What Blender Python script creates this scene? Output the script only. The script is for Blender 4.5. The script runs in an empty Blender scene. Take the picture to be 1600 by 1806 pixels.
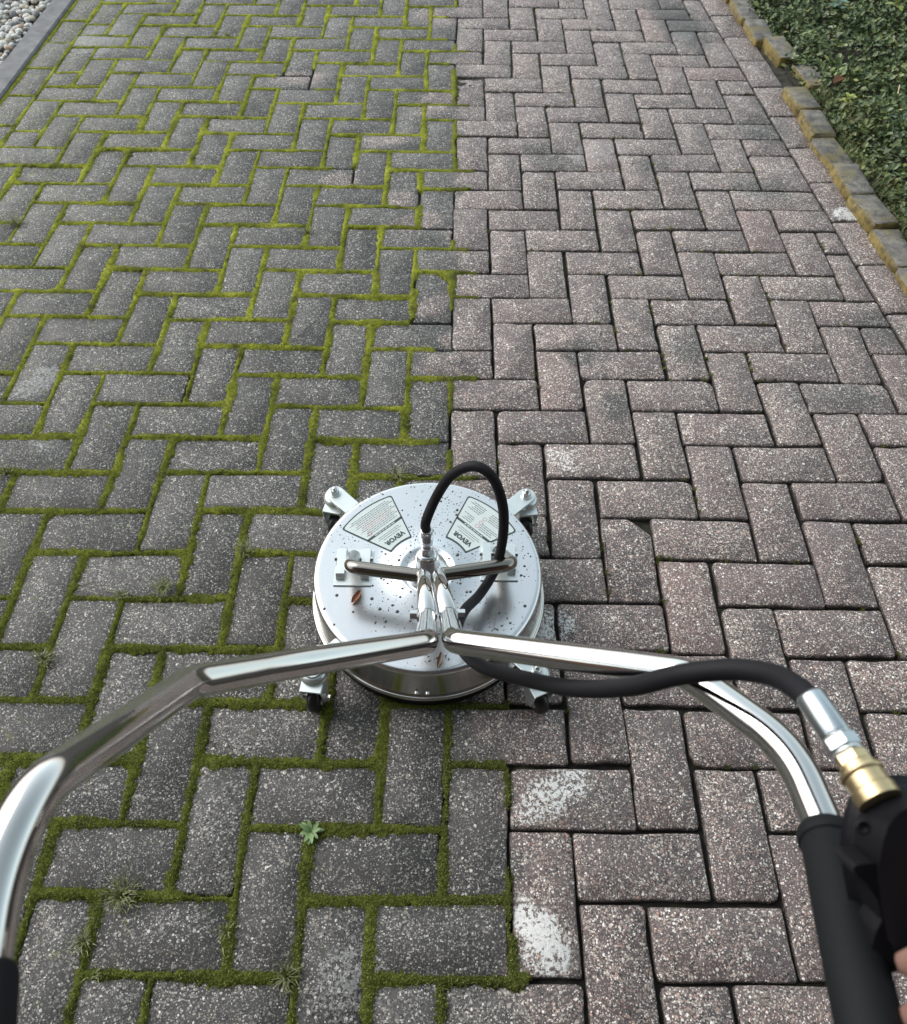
import bpy, bmesh, math, random
import numpy as np
from mathutils import Vector, Matrix, Quaternion
R = math.radians
rng = random.Random(7)
nrng = np.random.default_rng(7)
sc = bpy.context.scene
COL = sc.collection

# ------------------------------------------------------------------ camera, sky, sun, exposure
U = 0.103                                   # one paving module (brick width + joint)
CAM = np.array([-0.0918, -1.6923, 1.2919])
pitch, roll, yaw, FPX = 0.9208, 0.0099, -0.0020, 1385.66
_c, _s = math.cos(yaw), math.sin(yaw)
_r = np.array([_c, -_s, 0.0]); _f = np.array([_s, _c, 0.0])
FW = _f * math.cos(pitch) + np.array([0, 0, -math.sin(pitch)])
_u = np.cross(_r, FW)
RT = math.cos(roll) * _r + math.sin(roll) * _u
UP = -math.sin(roll) * _r + math.cos(roll) * _u
cam = bpy.data.cameras.new('camera')
cam.sensor_width = 36.0
cam.lens = FPX / 1806 * 36
cam.clip_start = 0.02; cam.clip_end = 400
cam.dof.use_dof = True
cam.dof.focus_distance = 1.45
cam.dof.aperture_fstop = cam.lens / 3.2
camo = bpy.data.objects.new('camera', cam); COL.objects.link(camo)
M = Matrix.Identity(4)
for i in range(3):
    M[i][0] = RT[i]; M[i][1] = UP[i]; M[i][2] = -FW[i]; M[i][3] = CAM[i]
camo.matrix_world = M
sc.camera = camo

SUN_EL, SUN_AZ = 40.0, -62.0                # azimuth from +Y towards +X
world = bpy.data.worlds.new('World'); sc.world = world; world.use_nodes = True
wn = world.node_tree.nodes; wl = world.node_tree.links
for n in list(wn): wn.remove(n)
sky = wn.new('ShaderNodeTexSky'); sky.sky_type = 'NISHITA'; sky.sun_disc = False
sky.sun_elevation = R(SUN_EL); sky.sun_rotation = R(SUN_AZ)
sky.air_density = 1.0; sky.dust_density = 2.0; sky.ozone_density = 1.0; sky.altitude = 0
hs = wn.new('ShaderNodeHueSaturation'); hs.inputs['Saturation'].default_value = 0.42; hs.inputs['Hue'].default_value = 0.45
bg = wn.new('ShaderNodeBackground'); bg.inputs['Strength'].default_value = 0.15
wo = wn.new('ShaderNodeOutputWorld')
wl.new(sky.outputs[0], hs.inputs['Color']); wl.new(hs.outputs[0], bg.inputs['Color']); wl.new(bg.outputs[0], wo.inputs['Surface'])
sun = bpy.data.lights.new('sun', 'SUN'); sun.energy = 0.7; sun.angle = R(45); sun.color = (1.0, 0.96, 0.9)
suno = bpy.data.objects.new('sun', sun); COL.objects.link(suno)
sd = Vector((math.sin(R(SUN_AZ)) * math.cos(R(SUN_EL)), math.cos(R(SUN_AZ)) * math.cos(R(SUN_EL)), math.sin(R(SUN_EL))))
suno.rotation_euler = sd.to_track_quat('Z', 'Y').to_euler()
suno.location = (0, 0, 6)
sc.view_settings.view_transform = 'Standard'; sc.view_settings.look = 'None'
sc.view_settings.exposure = 0.9; sc.view_settings.gamma = 1.0; sc.view_settings.use_curve_mapping = False

# ------------------------------------------------------------------ helpers
def ray(px, py):
    return FW + RT * ((px - 800) / FPX) - UP * ((py - 903) / FPX)
def at(px, py, Z):
    return Vector(CAM + ray(px, py) * Z)
def on(px, py, z=0.0):
    d = ray(px, py); return Vector(CAM + d * ((z - CAM[2]) / d[2]))

class MB:
    def __init__(s): s.v = []; s.f = []; s.sm = []
    def add(s, vs, fs, smooth=True):
        b = len(s.v); s.v += [tuple(v) for v in vs]
        s.f += [tuple(b + i for i in f) for f in fs]; s.sm += [smooth] * len(fs)
        return s
    def box(s, c, d, rot=None):
        c = Vector(c); vs = []
        for x in (-.5, .5):
            for y in (-.5, .5):
                for z in (-.5, .5):
                    p = Vector((x * d[0], y * d[1], z * d[2]))
                    if rot is not None: p = rot @ p
                    vs.append(c + p)
        return s.add(vs, [(0, 1, 3, 2), (4, 6, 7, 5), (0, 4, 5, 1), (2, 3, 7, 6), (0, 2, 6, 4), (1, 5, 7, 3)], False)
    def tube(s, pts, r, seg=16, cap=True):
        pts = [Vector(p) for p in pts]; n = len(pts)
        rr = r if isinstance(r, (list, tuple)) else [r] * n
        t0 = (pts[1] - pts[0]).normalized()
        a = t0.orthogonal().normalized(); vs = []; prev = t0
        for i, p in enumerate(pts):
            t = (pts[min(i + 1, n - 1)] - pts[max(i - 1, 0)]).normalized()
            q = prev.rotation_difference(t); a = (q @ a); a = (a - t * a.dot(t)).normalized(); prev = t
            b = t.cross(a)
            for k in range(seg):
                w = 2 * math.pi * k / seg
                vs.append(p + (a * math.cos(w) + b * math.sin(w)) * rr[i])
        fs = []
        for i in range(n - 1):
            for k in range(seg):
                k2 = (k + 1) % seg
                fs.append((i * seg + k, i * seg + k2, (i + 1) * seg + k2, (i + 1) * seg + k))
        s.add(vs, fs, True)
        if cap:
            b = len(s.v) - len(vs)
            s.f.append(tuple(b + k for k in reversed(range(seg)))); s.sm.append(False)
            s.f.append(tuple(b + (n - 1) * seg + k for k in range(seg))); s.sm.append(False)
        return s
    def lathe(s, prof, o, axis=(0, 0, 1), seg=32, smooth=True):
        """prof: list of (radius, height); a radius of 0 closes"""
        o = Vector(o); ax = Vector(axis).normalized(); a = ax.orthogonal().normalized(); b = ax.cross(a)
        vs = []; rows = []
        for r, h in prof:
            if r < 1e-6: rows.append([len(vs)]); vs.append(o + ax * h)
            else:
                rows.append(list(range(len(vs), len(vs) + seg)))
                for k in range(seg):
                    w = 2 * math.pi * k / seg
                    vs.append(o + ax * h + (a * math.cos(w) + b * math.sin(w)) * r)
        fs = []
        for A, B in zip(rows[:-1], rows[1:]):
            for k in range(seg):
                k2 = (k + 1) % seg
                if len(A) == 1 and len(B) == 1: continue
                if len(A) == 1: fs.append((A[0], B[k2], B[k]) if False else (A[0], B[k], B[k2]))
                elif len(B) == 1: fs.append((A[k], A[k2], B[0]))
                else: fs.append((A[k], A[k2], B[k2], B[k]))
        return s.add(vs, fs, smooth)
    def prism(s, poly, n, depth, bev=0.0):
        """poly: 3D points in a plane of normal n; extruded by depth either side, edges bevelled"""
        n = Vector(n).normalized(); poly = [Vector(p) for p in poly]; m = len(poly)
        c = sum(poly, Vector()) / m
        def inset(d):
            out = []
            for i in range(m):
                e1 = (poly[i] - poly[i - 1]).normalized(); e2 = (poly[(i + 1) % m] - poly[i]).normalized()
                n1 = n.cross(e1); n2 = n.cross(e2); bis = (n1 + n2)
                bis = bis.normalized() if bis.length > 1e-6 else n1
                out.append(poly[i] + bis * d / max(.5, bis.dot(n1)))
            return out
        if bev > 0:
            k = .3
            rings = [(bev, -depth), (bev * k, -depth + bev * k), (0, -depth + bev), (0, depth - bev), (bev * k, depth - bev * k), (bev, depth)]
        else: rings = [(0, -depth), (0, depth)]
        vs = []
        for d, h in rings:
            vs += [p + n * h for p in inset(d)]
        fs = []
        for j in range(len(rings) - 1):
            for i in range(m):
                i2 = (i + 1) % m
                fs.append((j * m + i, j * m + i2, (j + 1) * m + i2, (j + 1) * m + i))
        s.add(vs, fs, bev > 0)
        b = len(s.v) - len(vs)
        s.f.append(tuple(b + i for i in reversed(range(m)))); s.sm.append(False)
        s.f.append(tuple(b + (len(rings) - 1) * m + i for i in range(m))); s.sm.append(False)
        return s
    def mesh(s, name, mat):
        me = bpy.data.meshes.new(name); me.from_pydata(s.v, [], s.f)
        me.polygons.foreach_set('use_smooth', s.sm); me.update()
        if mat: me.materials.append(mat)
        return me
    def build(s, name, mat, parent=None, fixn=True):
        me = s.mesh(name, mat)
        if fixn:
            bm = bmesh.new(); bm.from_mesh(me); bmesh.ops.recalc_face_normals(bm, faces=bm.faces); bm.to_mesh(me); bm.free()
        o = bpy.data.objects.new(name, me); COL.objects.link(o)
        if parent: put(o, parent)
        return o
def put(o, parent):
    """child keeps its world position (parents are unrotated empties or meshes)"""
    o.parent = parent
    w = parent.matrix_world if parent.parent is None else None
    loc = Vector((0, 0, 0)); q = parent
    while q: loc += Vector(q.location); q = q.parent
    o.location = Vector(o.location) - loc
    return o
def empty(name, loc, label=None, cat=None, group=None, kind=None):
    o = bpy.data.objects.new(name, None); COL.objects.link(o); o.location = loc; o.empty_display_size = .05
    return tag(o, label, cat, group, kind)
def tag(o, label=None, cat=None, group=None, kind=None):
    if label: o['label'] = label
    if cat: o['category'] = cat
    if group: o['group'] = group
    if kind: o['kind'] = kind
    return o
def npmesh(name, V, Fc, mat, smooth=False):
    """fast mesh from numpy arrays; Fc of one face size"""
    me = bpy.data.meshes.new(name); V = np.ascontiguousarray(V, dtype=np.float32); Fc = np.ascontiguousarray(Fc, dtype=np.int32)
    n = Fc.shape[1]
    me.vertices.add(len(V)); me.vertices.foreach_set('co', V.ravel())
    me.loops.add(Fc.size); me.loops.foreach_set('vertex_index', Fc.ravel())
    me.polygons.add(len(Fc)); me.polygons.foreach_set('loop_start', np.arange(0, Fc.size, n, dtype=np.int32))
    me.polygons.foreach_set('loop_total', np.full(len(Fc), n, dtype=np.int32))
    me.polygons.foreach_set('use_smooth', np.full(len(Fc), smooth))
    me.update(); me.validate()
    if mat: me.materials.append(mat)
    return me
def link(name, me, parent=None):
    o = bpy.data.objects.new(name, me); COL.objects.link(o)
    if parent: put(o, parent)
    return o
def fillet(pts, rad, seg=8):
    """round the corners of a polyline; rad: one value or one per point"""
    pts = [Vector(p) for p in pts]; out = [pts[0]]
    for i in range(1, len(pts) - 1):
        r = rad[i] if isinstance(rad, (list, tuple)) else rad
        a = pts[i - 1] - pts[i]; b = pts[i + 1] - pts[i]
        la, lb = a.length, b.length; a.normalize(); b.normalize()
        ang = a.angle(b); d = min(r / math.tan(ang / 2), la * .48, lb * .48)
        p0 = pts[i] + a * d; p1 = pts[i] + b * d
        for k in range(seg + 1):
            t = k / seg; out.append(p0 * (1 - t) ** 2 + pts[i] * 2 * t * (1 - t) + p1 * t * t)
    out.append(pts[-1]); return out
def spline(pts, n=10):
    P = [Vector(p) for p in pts]; P = [P[0] * 2 - P[1]] + P + [P[-1] * 2 - P[-2]]; out = []
    for i in range(1, len(P) - 2):
        for k in range(n):
            t = k / n; a, b, c, d = P[i - 1:i + 3]
            out.append(.5 * (2 * b + (c - a) * t + (2 * a - 5 * b + 4 * c - d) * t * t + (3 * b - a - 3 * c + d) * t ** 3))
    out.append(P[-2]); return out
# value noise on numpy arrays
_perm = nrng.random((256, 256))
def vnoise(x, y, s, o=0):
    x = x * s + o * 17.3; y = y * s + o * 31.7
    xi = np.floor(x).astype(int); yi = np.floor(y).astype(int); fx = x - xi; fy = y - yi
    fx = fx * fx * (3 - 2 * fx); fy = fy * fy * (3 - 2 * fy)
    g = lambda a, b: _perm[a & 255, b & 255]
    return (g(xi, yi) * (1 - fx) + g(xi + 1, yi) * fx) * (1 - fy) + (g(xi, yi + 1) * (1 - fx) + g(xi + 1, yi + 1) * fx) * fy

# ------------------------------------------------------------------ materials
class NT:
    def __init__(s, name):
        s.m = bpy.data.materials.new(name); s.m.use_nodes = True; s.t = s.m.node_tree
        s.b = s.t.nodes['Principled BSDF']
    def n(s, kind, **kw):
        x = s.t.nodes.new('ShaderNode' + kind)
        for k, v in kw.items(): setattr(x, k, v)
        return x
    def l(s, a, b): s.t.links.new(a, b)
    def val(s, sock, v):
        if hasattr(v, 'is_output'): s.l(v, sock)
        else: sock.default_value = v
    def math(s, op, a, b=0.0, c=0.0, clamp=False):
        x = s.n('Math', operation=op, use_clamp=clamp)
        s.val(x.inputs[0], a); s.val(x.inputs[1], b); s.val(x.inputs[2], c); return x.outputs[0]
    def mix(s, f, a, b, mode='MIX'):
        x = s.n('MixRGB', blend_type=mode); s.val(x.inputs[0], f)
        s.val(x.inputs[1], a if hasattr(a, 'is_output') else (*a, 1)); s.val(x.inputs[2], b if hasattr(b, 'is_output') else (*b, 1)); return x.outputs[0]
    def ramp(s, f, stops, interp='LINEAR'):
        x = s.n('ValToRGB'); cr = x.color_ramp; cr.interpolation = interp
        while len(cr.elements) < len(stops): cr.elements.new(.5)
        for e, (p, c) in zip(cr.elements, stops): e.position = p; e.color = (*c, 1) if isinstance(c, tuple) else (c, c, c, 1)
        s.val(x.inputs[0], f); return x.outputs[0]
    def step(s, v, a, b, x0=0.0, x1=1.0):
        x = s.n('MapRange', interpolation_type='SMOOTHSTEP'); s.val(x.inputs[0], v)
        s.val(x.inputs[1], a); s.val(x.inputs[2], b); s.val(x.inputs[3], x0); s.val(x.inputs[4], x1); return x.outputs[0]
    def noise(s, co, scale, detail=3, rough=.55, out=0):
        x = s.n('TexNoise'); x.inputs['Scale'].default_value = scale; x.inputs['Detail'].default_value = detail; x.inputs['Roughness'].default_value = rough
        if co is not None: s.l(co, x.inputs['Vector'])
        return x.outputs[out]
    def bump(s, h, strength=.5, dist=.001, prev=None):
        x = s.n('Bump'); x.inputs['Strength'].default_value = strength; x.inputs['Distance'].default_value = dist
        s.l(h, x.inputs['Height'])
        if prev is not None: s.l(prev, x.inputs['Normal'])
        return x.outputs[0]
def simple(name, col, rough=.5, metal=0.0, spec=.5, noise=None, bump=None, coat=0):
    k = NT(name); b = k.b
    b.inputs['Roughness'].default_value = rough; b.inputs['Metallic'].default_value = metal; b.inputs['Specular IOR Level'].default_value = spec
    b.inputs['Base Color'].default_value = (*col, 1)
    if coat: b.inputs['Coat Weight'].default_value = coat
    if noise:
        sc_, amt = noise; g = k.n('TexCoord')
        f = k.noise(g.outputs['Object'], sc_, 4)
        k.l(k.mix(f, tuple(c * (1 - amt) for c in col), tuple(min(1, c * (1 + amt)) for c in col)), b.inputs['Base Color'])
    if bump:
        sc_, st, di = bump; g = k.n('TexCoord')
        k.l(k.bump(k.noise(g.outputs['Object'], sc_, 3), st, di), b.inputs['Normal'])
    return k.m

def spot(k, pos, p0, p1, w):
    """soft ellipse on the ground from p0 to p1 of half-width w: 0 at its middle, 1 at its rim"""
    c = (p0 + p1) / 2; d = p1 - p0; L = max(d.length / 2, 1e-3)
    m = k.n('Mapping', vector_type='TEXTURE'); k.l(pos, m.inputs[0])
    m.inputs['Location'].default_value = (c.x, c.y, 0); m.inputs['Rotation'].default_value = (0, 0, math.atan2(d.y, d.x))
    m.inputs['Scale'].default_value = (L, w, 0.2)
    v = k.n('VectorMath', operation='LENGTH'); k.l(m.outputs[0], v.inputs[0]); return v.outputs['Value']

def brick_material():
    k = NT('paver_concrete'); g = k.n('NewGeometry'); pos = g.outputs['Position']
    oi = k.n('ObjectInfo'); rnd = k.math('FRACT', k.math('ADD', oi.outputs['Random'], g.outputs['Random Per Island']))
    rnd2 = k.math('FRACT', k.math('MULTIPLY', rnd, 7.31))
    sx = k.n('SeparateXYZ'); k.l(pos, sx.inputs[0]); X, Y = sx.outputs[0], sx.outputs[1]
    n_big = k.noise(pos, 9, 4); n_mid = k.noise(pos, 45, 4)
    # grime: everything left of the cleaned lane
    xb = k.step(Y, -10.6 * U, -11.1 * U, -1.0 * U, -0.06 * U)
    e = k.math('ADD', k.math('SUBTRACT', X, xb), k.math('MULTIPLY', k.math('SUBTRACT', n_mid, .5), .06))
    e = k.math('ADD', e, k.math('MULTIPLY', k.math('SUBTRACT', n_big, .5), .15))
    grime = k.step(e, -.028, .030, 1.0, 0.0)
    for p0, p1, w in (((480, 140), (585, 135), .06), ((560, 316), (635, 318), .05), ((665, 352), (745, 352), .055), ((640, 255), (740, 235), .05), ((740, 210), (800, 150), .07), ((690, 400), (790, 380), .05), ((740, 40), (800, 20), .12), ((735, 560), (800, 520), .04), ((830, 1250), (900, 1290), .05), ((735, 645), (840, 645), .05), ((770, 600), (830, 600), .035)):
        d = spot(k, pos, on(*p0), on(*p1), w)
        s_ = k.step(k.math('ADD', d, k.math('MULTIPLY', k.math('SUBTRACT', n_mid, .5), 1.2)), .6, 1.1, 0.0, 1.0)
        grime = k.math('MULTIPLY', grime, s_)
    for p0, p1, w in (((1165, -10), (1235, 95), .11), ((1180, 10), (1225, 80), .08), ((1300, 200), (1400, 260), .10), ((1500, 560), (1600, 600), .07), ((1000, 640), (1060, 600), .05), ((930, 250), (1000, 300), .07), ((1300, 330), (1400, 330), .06), ((1130, 280), (1180, 300), .07), ((1060, 710), (1110, 720), .05), ((1180, 590), (1240, 640), .05), ((1390, 700), (1560, 700), .05)):
        d = spot(k, pos, on(*p0), on(*p1), w)
        s_ = k.step(k.math('ADD', d, k.math('MULTIPLY', k.math('SUBTRACT', n_mid, .5), 1.4)), .5, 1.3, 0.74, 0.0)
        grime = k.math('MAXIMUM', grime, s_)
    st_ = k.math('MULTIPLY', k.step(k.math('ADD', k.noise(pos, 5.5, 5, .62), k.math('MULTIPLY', k.math('SUBTRACT', rnd2, .5), .22)), .54, .76), .24)
    grime = k.math('MAXIMUM', grime, st_)
    # matrix
    clean = k.ramp(rnd, [(0, (.100, .079, .079)), (.25, (.126, .098, .098)), (.5, (.118, .096, .095)), (.8, (.142, .109, .108)), (.93, (.134, .110, .106)), (1, (.182, .122, .117))])
    dirty = k.ramp(rnd2, [(0, (.027, .026, .025)), (.5, (.040, .039, .037)), (1, (.064, .062, .057))])
    base = k.mix(grime, clean, dirty)
    base = k.mix(k.math('MULTIPLY', k.step(n_big, .35, .75), .35), base, k.mix(.5, base, (.22, .215, .20)))
    fine = k.noise(pos, 1100, 2)
    base = k.mix(1.0, base, k.ramp(fine, [(.22, .42), (.5, .95), (.78, 1.75)]), 'MULTIPLY')
    base = k.mix(1.0, base, k.ramp(n_mid, [(.25, .78), (.75, 1.2)]), 'MULTIPLY')
    # exposed aggregate in three sizes, chips of odd outline
    h = None
    wn_ = k.noise(pos, 420, 2, .6, 1); wv = k.n('VectorMath', operation='SUBTRACT'); k.l(wn_, wv.inputs[0]); wv.inputs[1].default_value = (.5, .5, .5)
    wsc = k.n('VectorMath', operation='SCALE'); k.l(wv.outputs[0], wsc.inputs[0]); wsc.inputs['Scale'].default_value = .0022
    wp = k.n('VectorMath', operation='ADD'); k.l(pos, wp.inputs[0]); k.l(wsc.outputs[0], wp.inputs[1]); pos2 = wp.outputs[0]
    cover = k.math('ADD', k.step(k.noise(pos, 22, 3), .3, .7, .66, 1.0), k.math('MULTIPLY', rnd2, .14))
    for scale, thr, present in ((150.0, .34, .60), (250.0, .42, .24), (430.0, .42, .08)):
        vo = k.n('TexVoronoi'); vo.inputs['Scale'].default_value = scale; vo.inputs['Randomness'].default_value = 1.0
        k.l(pos2, vo.inputs['Vector'])
        sp = k.n('SeparateColor'); k.l(vo.outputs['Color'], sp.inputs[0])
        stone_c = k.ramp(sp.outputs[0], [(0, (.035, .033, .033)), (.13, (.11, .095, .09)), (.30, (.25, .22, .20)), (.50, (.38, .33, .29)), (.66, (.44, .27, .22)), (.74, (.54, .49, .43)), (.86, (.76, .73, .68)), (.94, (.92, .90, .87))], 'CONSTANT')
        stone_d = k.ramp(sp.outputs[0], [(0, (.025, .025, .027)), (.20, (.10, .10, .10)), (.42, (.20, .20, .195)), (.64, (.32, .31, .295)), (.78, (.36, .32, .28)), (.84, (.52, .51, .48)), (.94, (.80, .79, .75))], 'CONSTANT')
        stone = k.mix(grime, stone_c, stone_d)
        stone = k.mix(1.0, stone, k.mix(grime, (1.08, 1.05, 1.03), (.86, .845, .815)), 'MULTIPLY')
        t = k.math('MULTIPLY', k.math('ADD', k.math('MULTIPLY', sp.outputs[1], .28), thr - .10), cover)
        m = k.step(k.math('SUBTRACT', vo.outputs['Distance'], t), -.04, .04, 1.0, 0.0)
        m = k.math('MULTIPLY', m, k.step(sp.outputs[2], present, present + .02))
        base = k.mix(m, base, stone)
        hh = k.math('MULTIPLY', m, k.math('ADD', k.math('MULTIPLY', sp.outputs[1], .7), .3))
        h = hh if h is None else k.math('ADD', h, k.math('MULTIPLY', hh, .7))
    # white paint and pale scuffs
    pn = k.math('ADD', k.noise(pos, 170, 6, .74), k.math('MULTIPLY', k.math('SUBTRACT', k.noise(pos, 55, 3), .5), .28))
    for p0, p1, w, amt, dens in (((898, 1450), (1050, 1352), .036, .95, .53), ((905, 1585), (1012, 1718), .034, .98, .478), ((918, 1680), (1005, 1705), .03, .95, .53), ((1465, 372), (1522, 385), .04, .9, .49), ((962, 790), (1028, 832), .032, .8, .56), ((950, 1075), (985, 1145), .06, .95, .54),
                           ((30, 705), (110, 645), .045, .30, .50), ((45, 790), (105, 772), .04, .26, .54), ((590, 1806), (650, 1640), .05, .30, .54), ((140, 60), (235, 75), .16, .12, .42), ((1185, 70), (1235, 50), .04, .18, .5), ((1040, 250), (1075, 290), .12, .14, .46)):
        v = k.math('SUBTRACT', 1.0, spot(k, pos, on(*p0), on(*p1), w))
        v = k.math('ADD', v, k.math('MULTIPLY', k.math('SUBTRACT', n_mid, .5), .9))
        m = k.math('MULTIPLY', k.step(v, 0, .22), k.step(k.math('ADD', pn, k.math('MULTIPLY', v, .07)), dens, dens + .028))
        base = k.mix(k.math('MULTIPLY', m, amt), base, (.80, .81, .79))
    d = spot(k, pos, on(1150, -20), on(1240, 92), .085)
    sm_ = k.step(k.math('ADD', d, k.math('MULTIPLY', k.math('SUBTRACT', n_mid, .5), 1.0)), .45, 1.25, .60, 0.0)
    base = k.mix(sm_, base, (.055, .055, .053))
    # scattered black specks of lichen and a breath of green near the moss
    vo = k.n('TexVoronoi'); vo.inputs['Scale'].default_value = 26; k.l(pos, vo.inputs['Vector'])
    sp = k.n('SeparateColor'); k.l(vo.outputs['Color'], sp.inputs[0])
    m = k.math('MULTIPLY', k.step(k.math('ADD', vo.outputs['Distance'], k.math('MULTIPLY', n_mid, .16)), .20, .16), k.step(sp.outputs[0], .72, .74))
    base = k.mix(k.math('MULTIPLY', m, .8), base, (.03, .03, .03))
    gr = k.math('MULTIPLY', k.math('SUBTRACT', grime, .56), k.step(k.math('SUBTRACT', k.noise(pos, 34, 6, .75), k.math('MULTIPLY', k.math('ADD', X, .6), .09)), .56, .76, 0, 1.3), 0, True)
    base = k.mix(gr, base, (.15, .165, .03))
    # steep brick faces are mixed towards a very dark brown
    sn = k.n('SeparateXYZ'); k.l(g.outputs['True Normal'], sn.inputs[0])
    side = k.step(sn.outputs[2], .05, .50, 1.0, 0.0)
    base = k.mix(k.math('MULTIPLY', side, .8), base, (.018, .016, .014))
    k.l(base, k.b.inputs['Base Color'])
    k.b.inputs['Roughness'].default_value = .60; k.b.inputs['Specular IOR Level'].default_value = .5
    hf = k.math('ADD', h, k.math('MULTIPLY', fine, .5))
    b1 = k.bump(n_mid, .35, .003)
    k.l(k.bump(hf, .8, .0012, b1), k.b.inputs['Normal'])
    return k.m
def moss_material():
    k = NT('moss'); g = k.n('NewGeometry'); pos = g.outputs['Position']
    a = k.noise(pos, 14, 4); b = k.noise(pos, 130, 3); c = k.noise(pos, 700, 2)
    col = k.ramp(a, [(.28, (.080, .092, .014)), (.45, (.200, .222, .023)), (.62, (.315, .335, .036)), (.8, (.42, .43, .09))])
    col = k.mix(k.step(k.noise(pos, 23, 4), .54, .72, 0, .7), col, (.062, .046, .022))
    col = k.mix(1.0, col, k.ramp(b, [(.2, .55), (.8, 1.4)]), 'MULTIPLY')
    col = k.mix(1.0, col, k.ramp(c, [(.25, .5), (.75, 1.5)]), 'MULTIPLY')
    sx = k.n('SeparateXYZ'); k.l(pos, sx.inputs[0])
    near = k.step(sx.outputs[1], -1.45, .1, 0.0, 1.0)   # moss colour is multiplied darker towards the near end
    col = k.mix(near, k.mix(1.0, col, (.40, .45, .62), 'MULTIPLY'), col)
    edge = k.step(k.math('ADD', sx.outputs[0], k.math('MULTIPLY', a, .05)), -.115, -.06)
    col = k.mix(k.math('MULTIPLY', edge, .55), col, (.035, .045, .014))
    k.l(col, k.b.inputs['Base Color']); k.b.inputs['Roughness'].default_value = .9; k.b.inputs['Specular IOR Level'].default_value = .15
    k.l(k.bump(k.math('ADD', b, c), .9, .003), k.b.inputs['Normal'])
    return k.m
def sand_material():
    k = NT('joint_sand'); g = k.n('NewGeometry'); pos = g.outputs['Position']
    col = k.ramp(k.noise(pos, 60, 4), [(.3, (.007, .006, .005)), (.6, (.017, .015, .012)), (.8, (.034, .030, .024))])
    col = k.mix(k.step(k.noise(pos, 11, 3), .52, .72, 0, .6), col, (.05, .058, .018))
    sx = k.n('SeparateXYZ'); k.l(pos, sx.inputs[0])
    far = k.math('MULTIPLY', k.step(sx.outputs[1], .1, .9), k.step(k.noise(pos, 5, 3), .42, .6))
    col = k.mix(k.math('MULTIPLY', far, .8), col, (.075, .078, .058))
    k.l(col, k.b.inputs['Base Color']); k.b.inputs['Roughness'].default_value = .95
    k.l(k.bump(k.noise(pos, 400, 3), .8, .002), k.b.inputs['Normal'])
    return k.m
def steel(name, col, rough, brushed=0.0, aniso=0):
    k = NT(name); k.b.inputs['Metallic'].default_value = 1.0; k.b.inputs['Base Color'].default_value = (*col, 1)
    g = k.n('TexCoord'); n1 = k.noise(g.outputs['Object'], 14, 4); n2 = k.noise(g.outputs['Object'], 160, 3)
    r = k.math('ADD', k.math('MULTIPLY', n1, .10), rough - .05); k.l(r, k.b.inputs['Roughness'])
    if brushed: k.l(k.bump(k.math('ADD', n1, k.math('MULTIPLY', n2, .03)), brushed, .004), k.b.inputs['Normal'])
    return k.m
MAT = {}
MAT['brick'] = brick_material(); MAT['moss'] = moss_material(); MAT['sand'] = sand_material()
MAT['chrome'] = steel('chrome_tube', (.60, .595, .585), .055, .05)
MAT['dark_refl'] = steel('dark_refl_tube', (.27, .25, .225), .20, .05)  # chrome tube again, with its dark reflections put into the base colour
MAT['deck'] = steel('stainless_deck', (.72, .735, .75), .24, .10)
MAT['skirt'] = steel('stainless_skirt', (.62, .61, .58), .22, .08)
MAT['zinc'] = simple('zinc_plate', (.68, .73, .72), .34, .85, noise=(40, .12))
MAT['bolt'] = simple('bolt_steel', (.62, .63, .62), .25, 1.0)
MAT['ferrule'] = simple('zinc_ferrule', (.52, .57, .60), .28, 1.0, bump=(60, .2, .001))
MAT['brass'] = simple('brass', (.66, .53, .31), .36, 1.0, noise=(60, .15))
MAT['rubber'] = simple('black_rubber', (.0075, .0075, .010), .65, 0, .25, bump=(900, .15, .0005))
MAT['wheel'] = simple('black_wheel', (.008, .008, .009), .35, 0, .5)
MAT['hub'] = simple('grey_plastic', (.50, .52, .52), .45)
MAT['grip'] = simple('foam_grip', (.006, .0075, .0085), .7, 0, .22, bump=(700, .25, .0006))
MAT['gun'] = simple('gun_plastic', (.004, .004, .006), .5, 0, .3, bump=(500, .2, .0005))
MAT['drop'] = simple('dark_water_drop', (.075, .07, .065), .08, 0, .6)  # dirty drops; their dark refraction is put into the opaque base colour
MAT['sticker'] = simple('sticker_film', (.60, .66, .64), .32, 0.35)
MAT['ink'] = simple('sticker_ink', (.035, .05, .048), .5)
MAT['ink_grey'] = simple('sticker_fine_print', (.09, .11, .105), .5)
MAT['ink_red'] = simple('sticker_red_print', (.42, .14, .14), .5)
MAT['kerb'] = simple('kerb_concrete', (.185, .185, .19), .9, noise=(26, .6), bump=(260, .5, .002))
MAT['soil'] = simple('soil', (.030, .024, .018), .95, noise=(30, .5), bump=(80, .8, .01))

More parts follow.
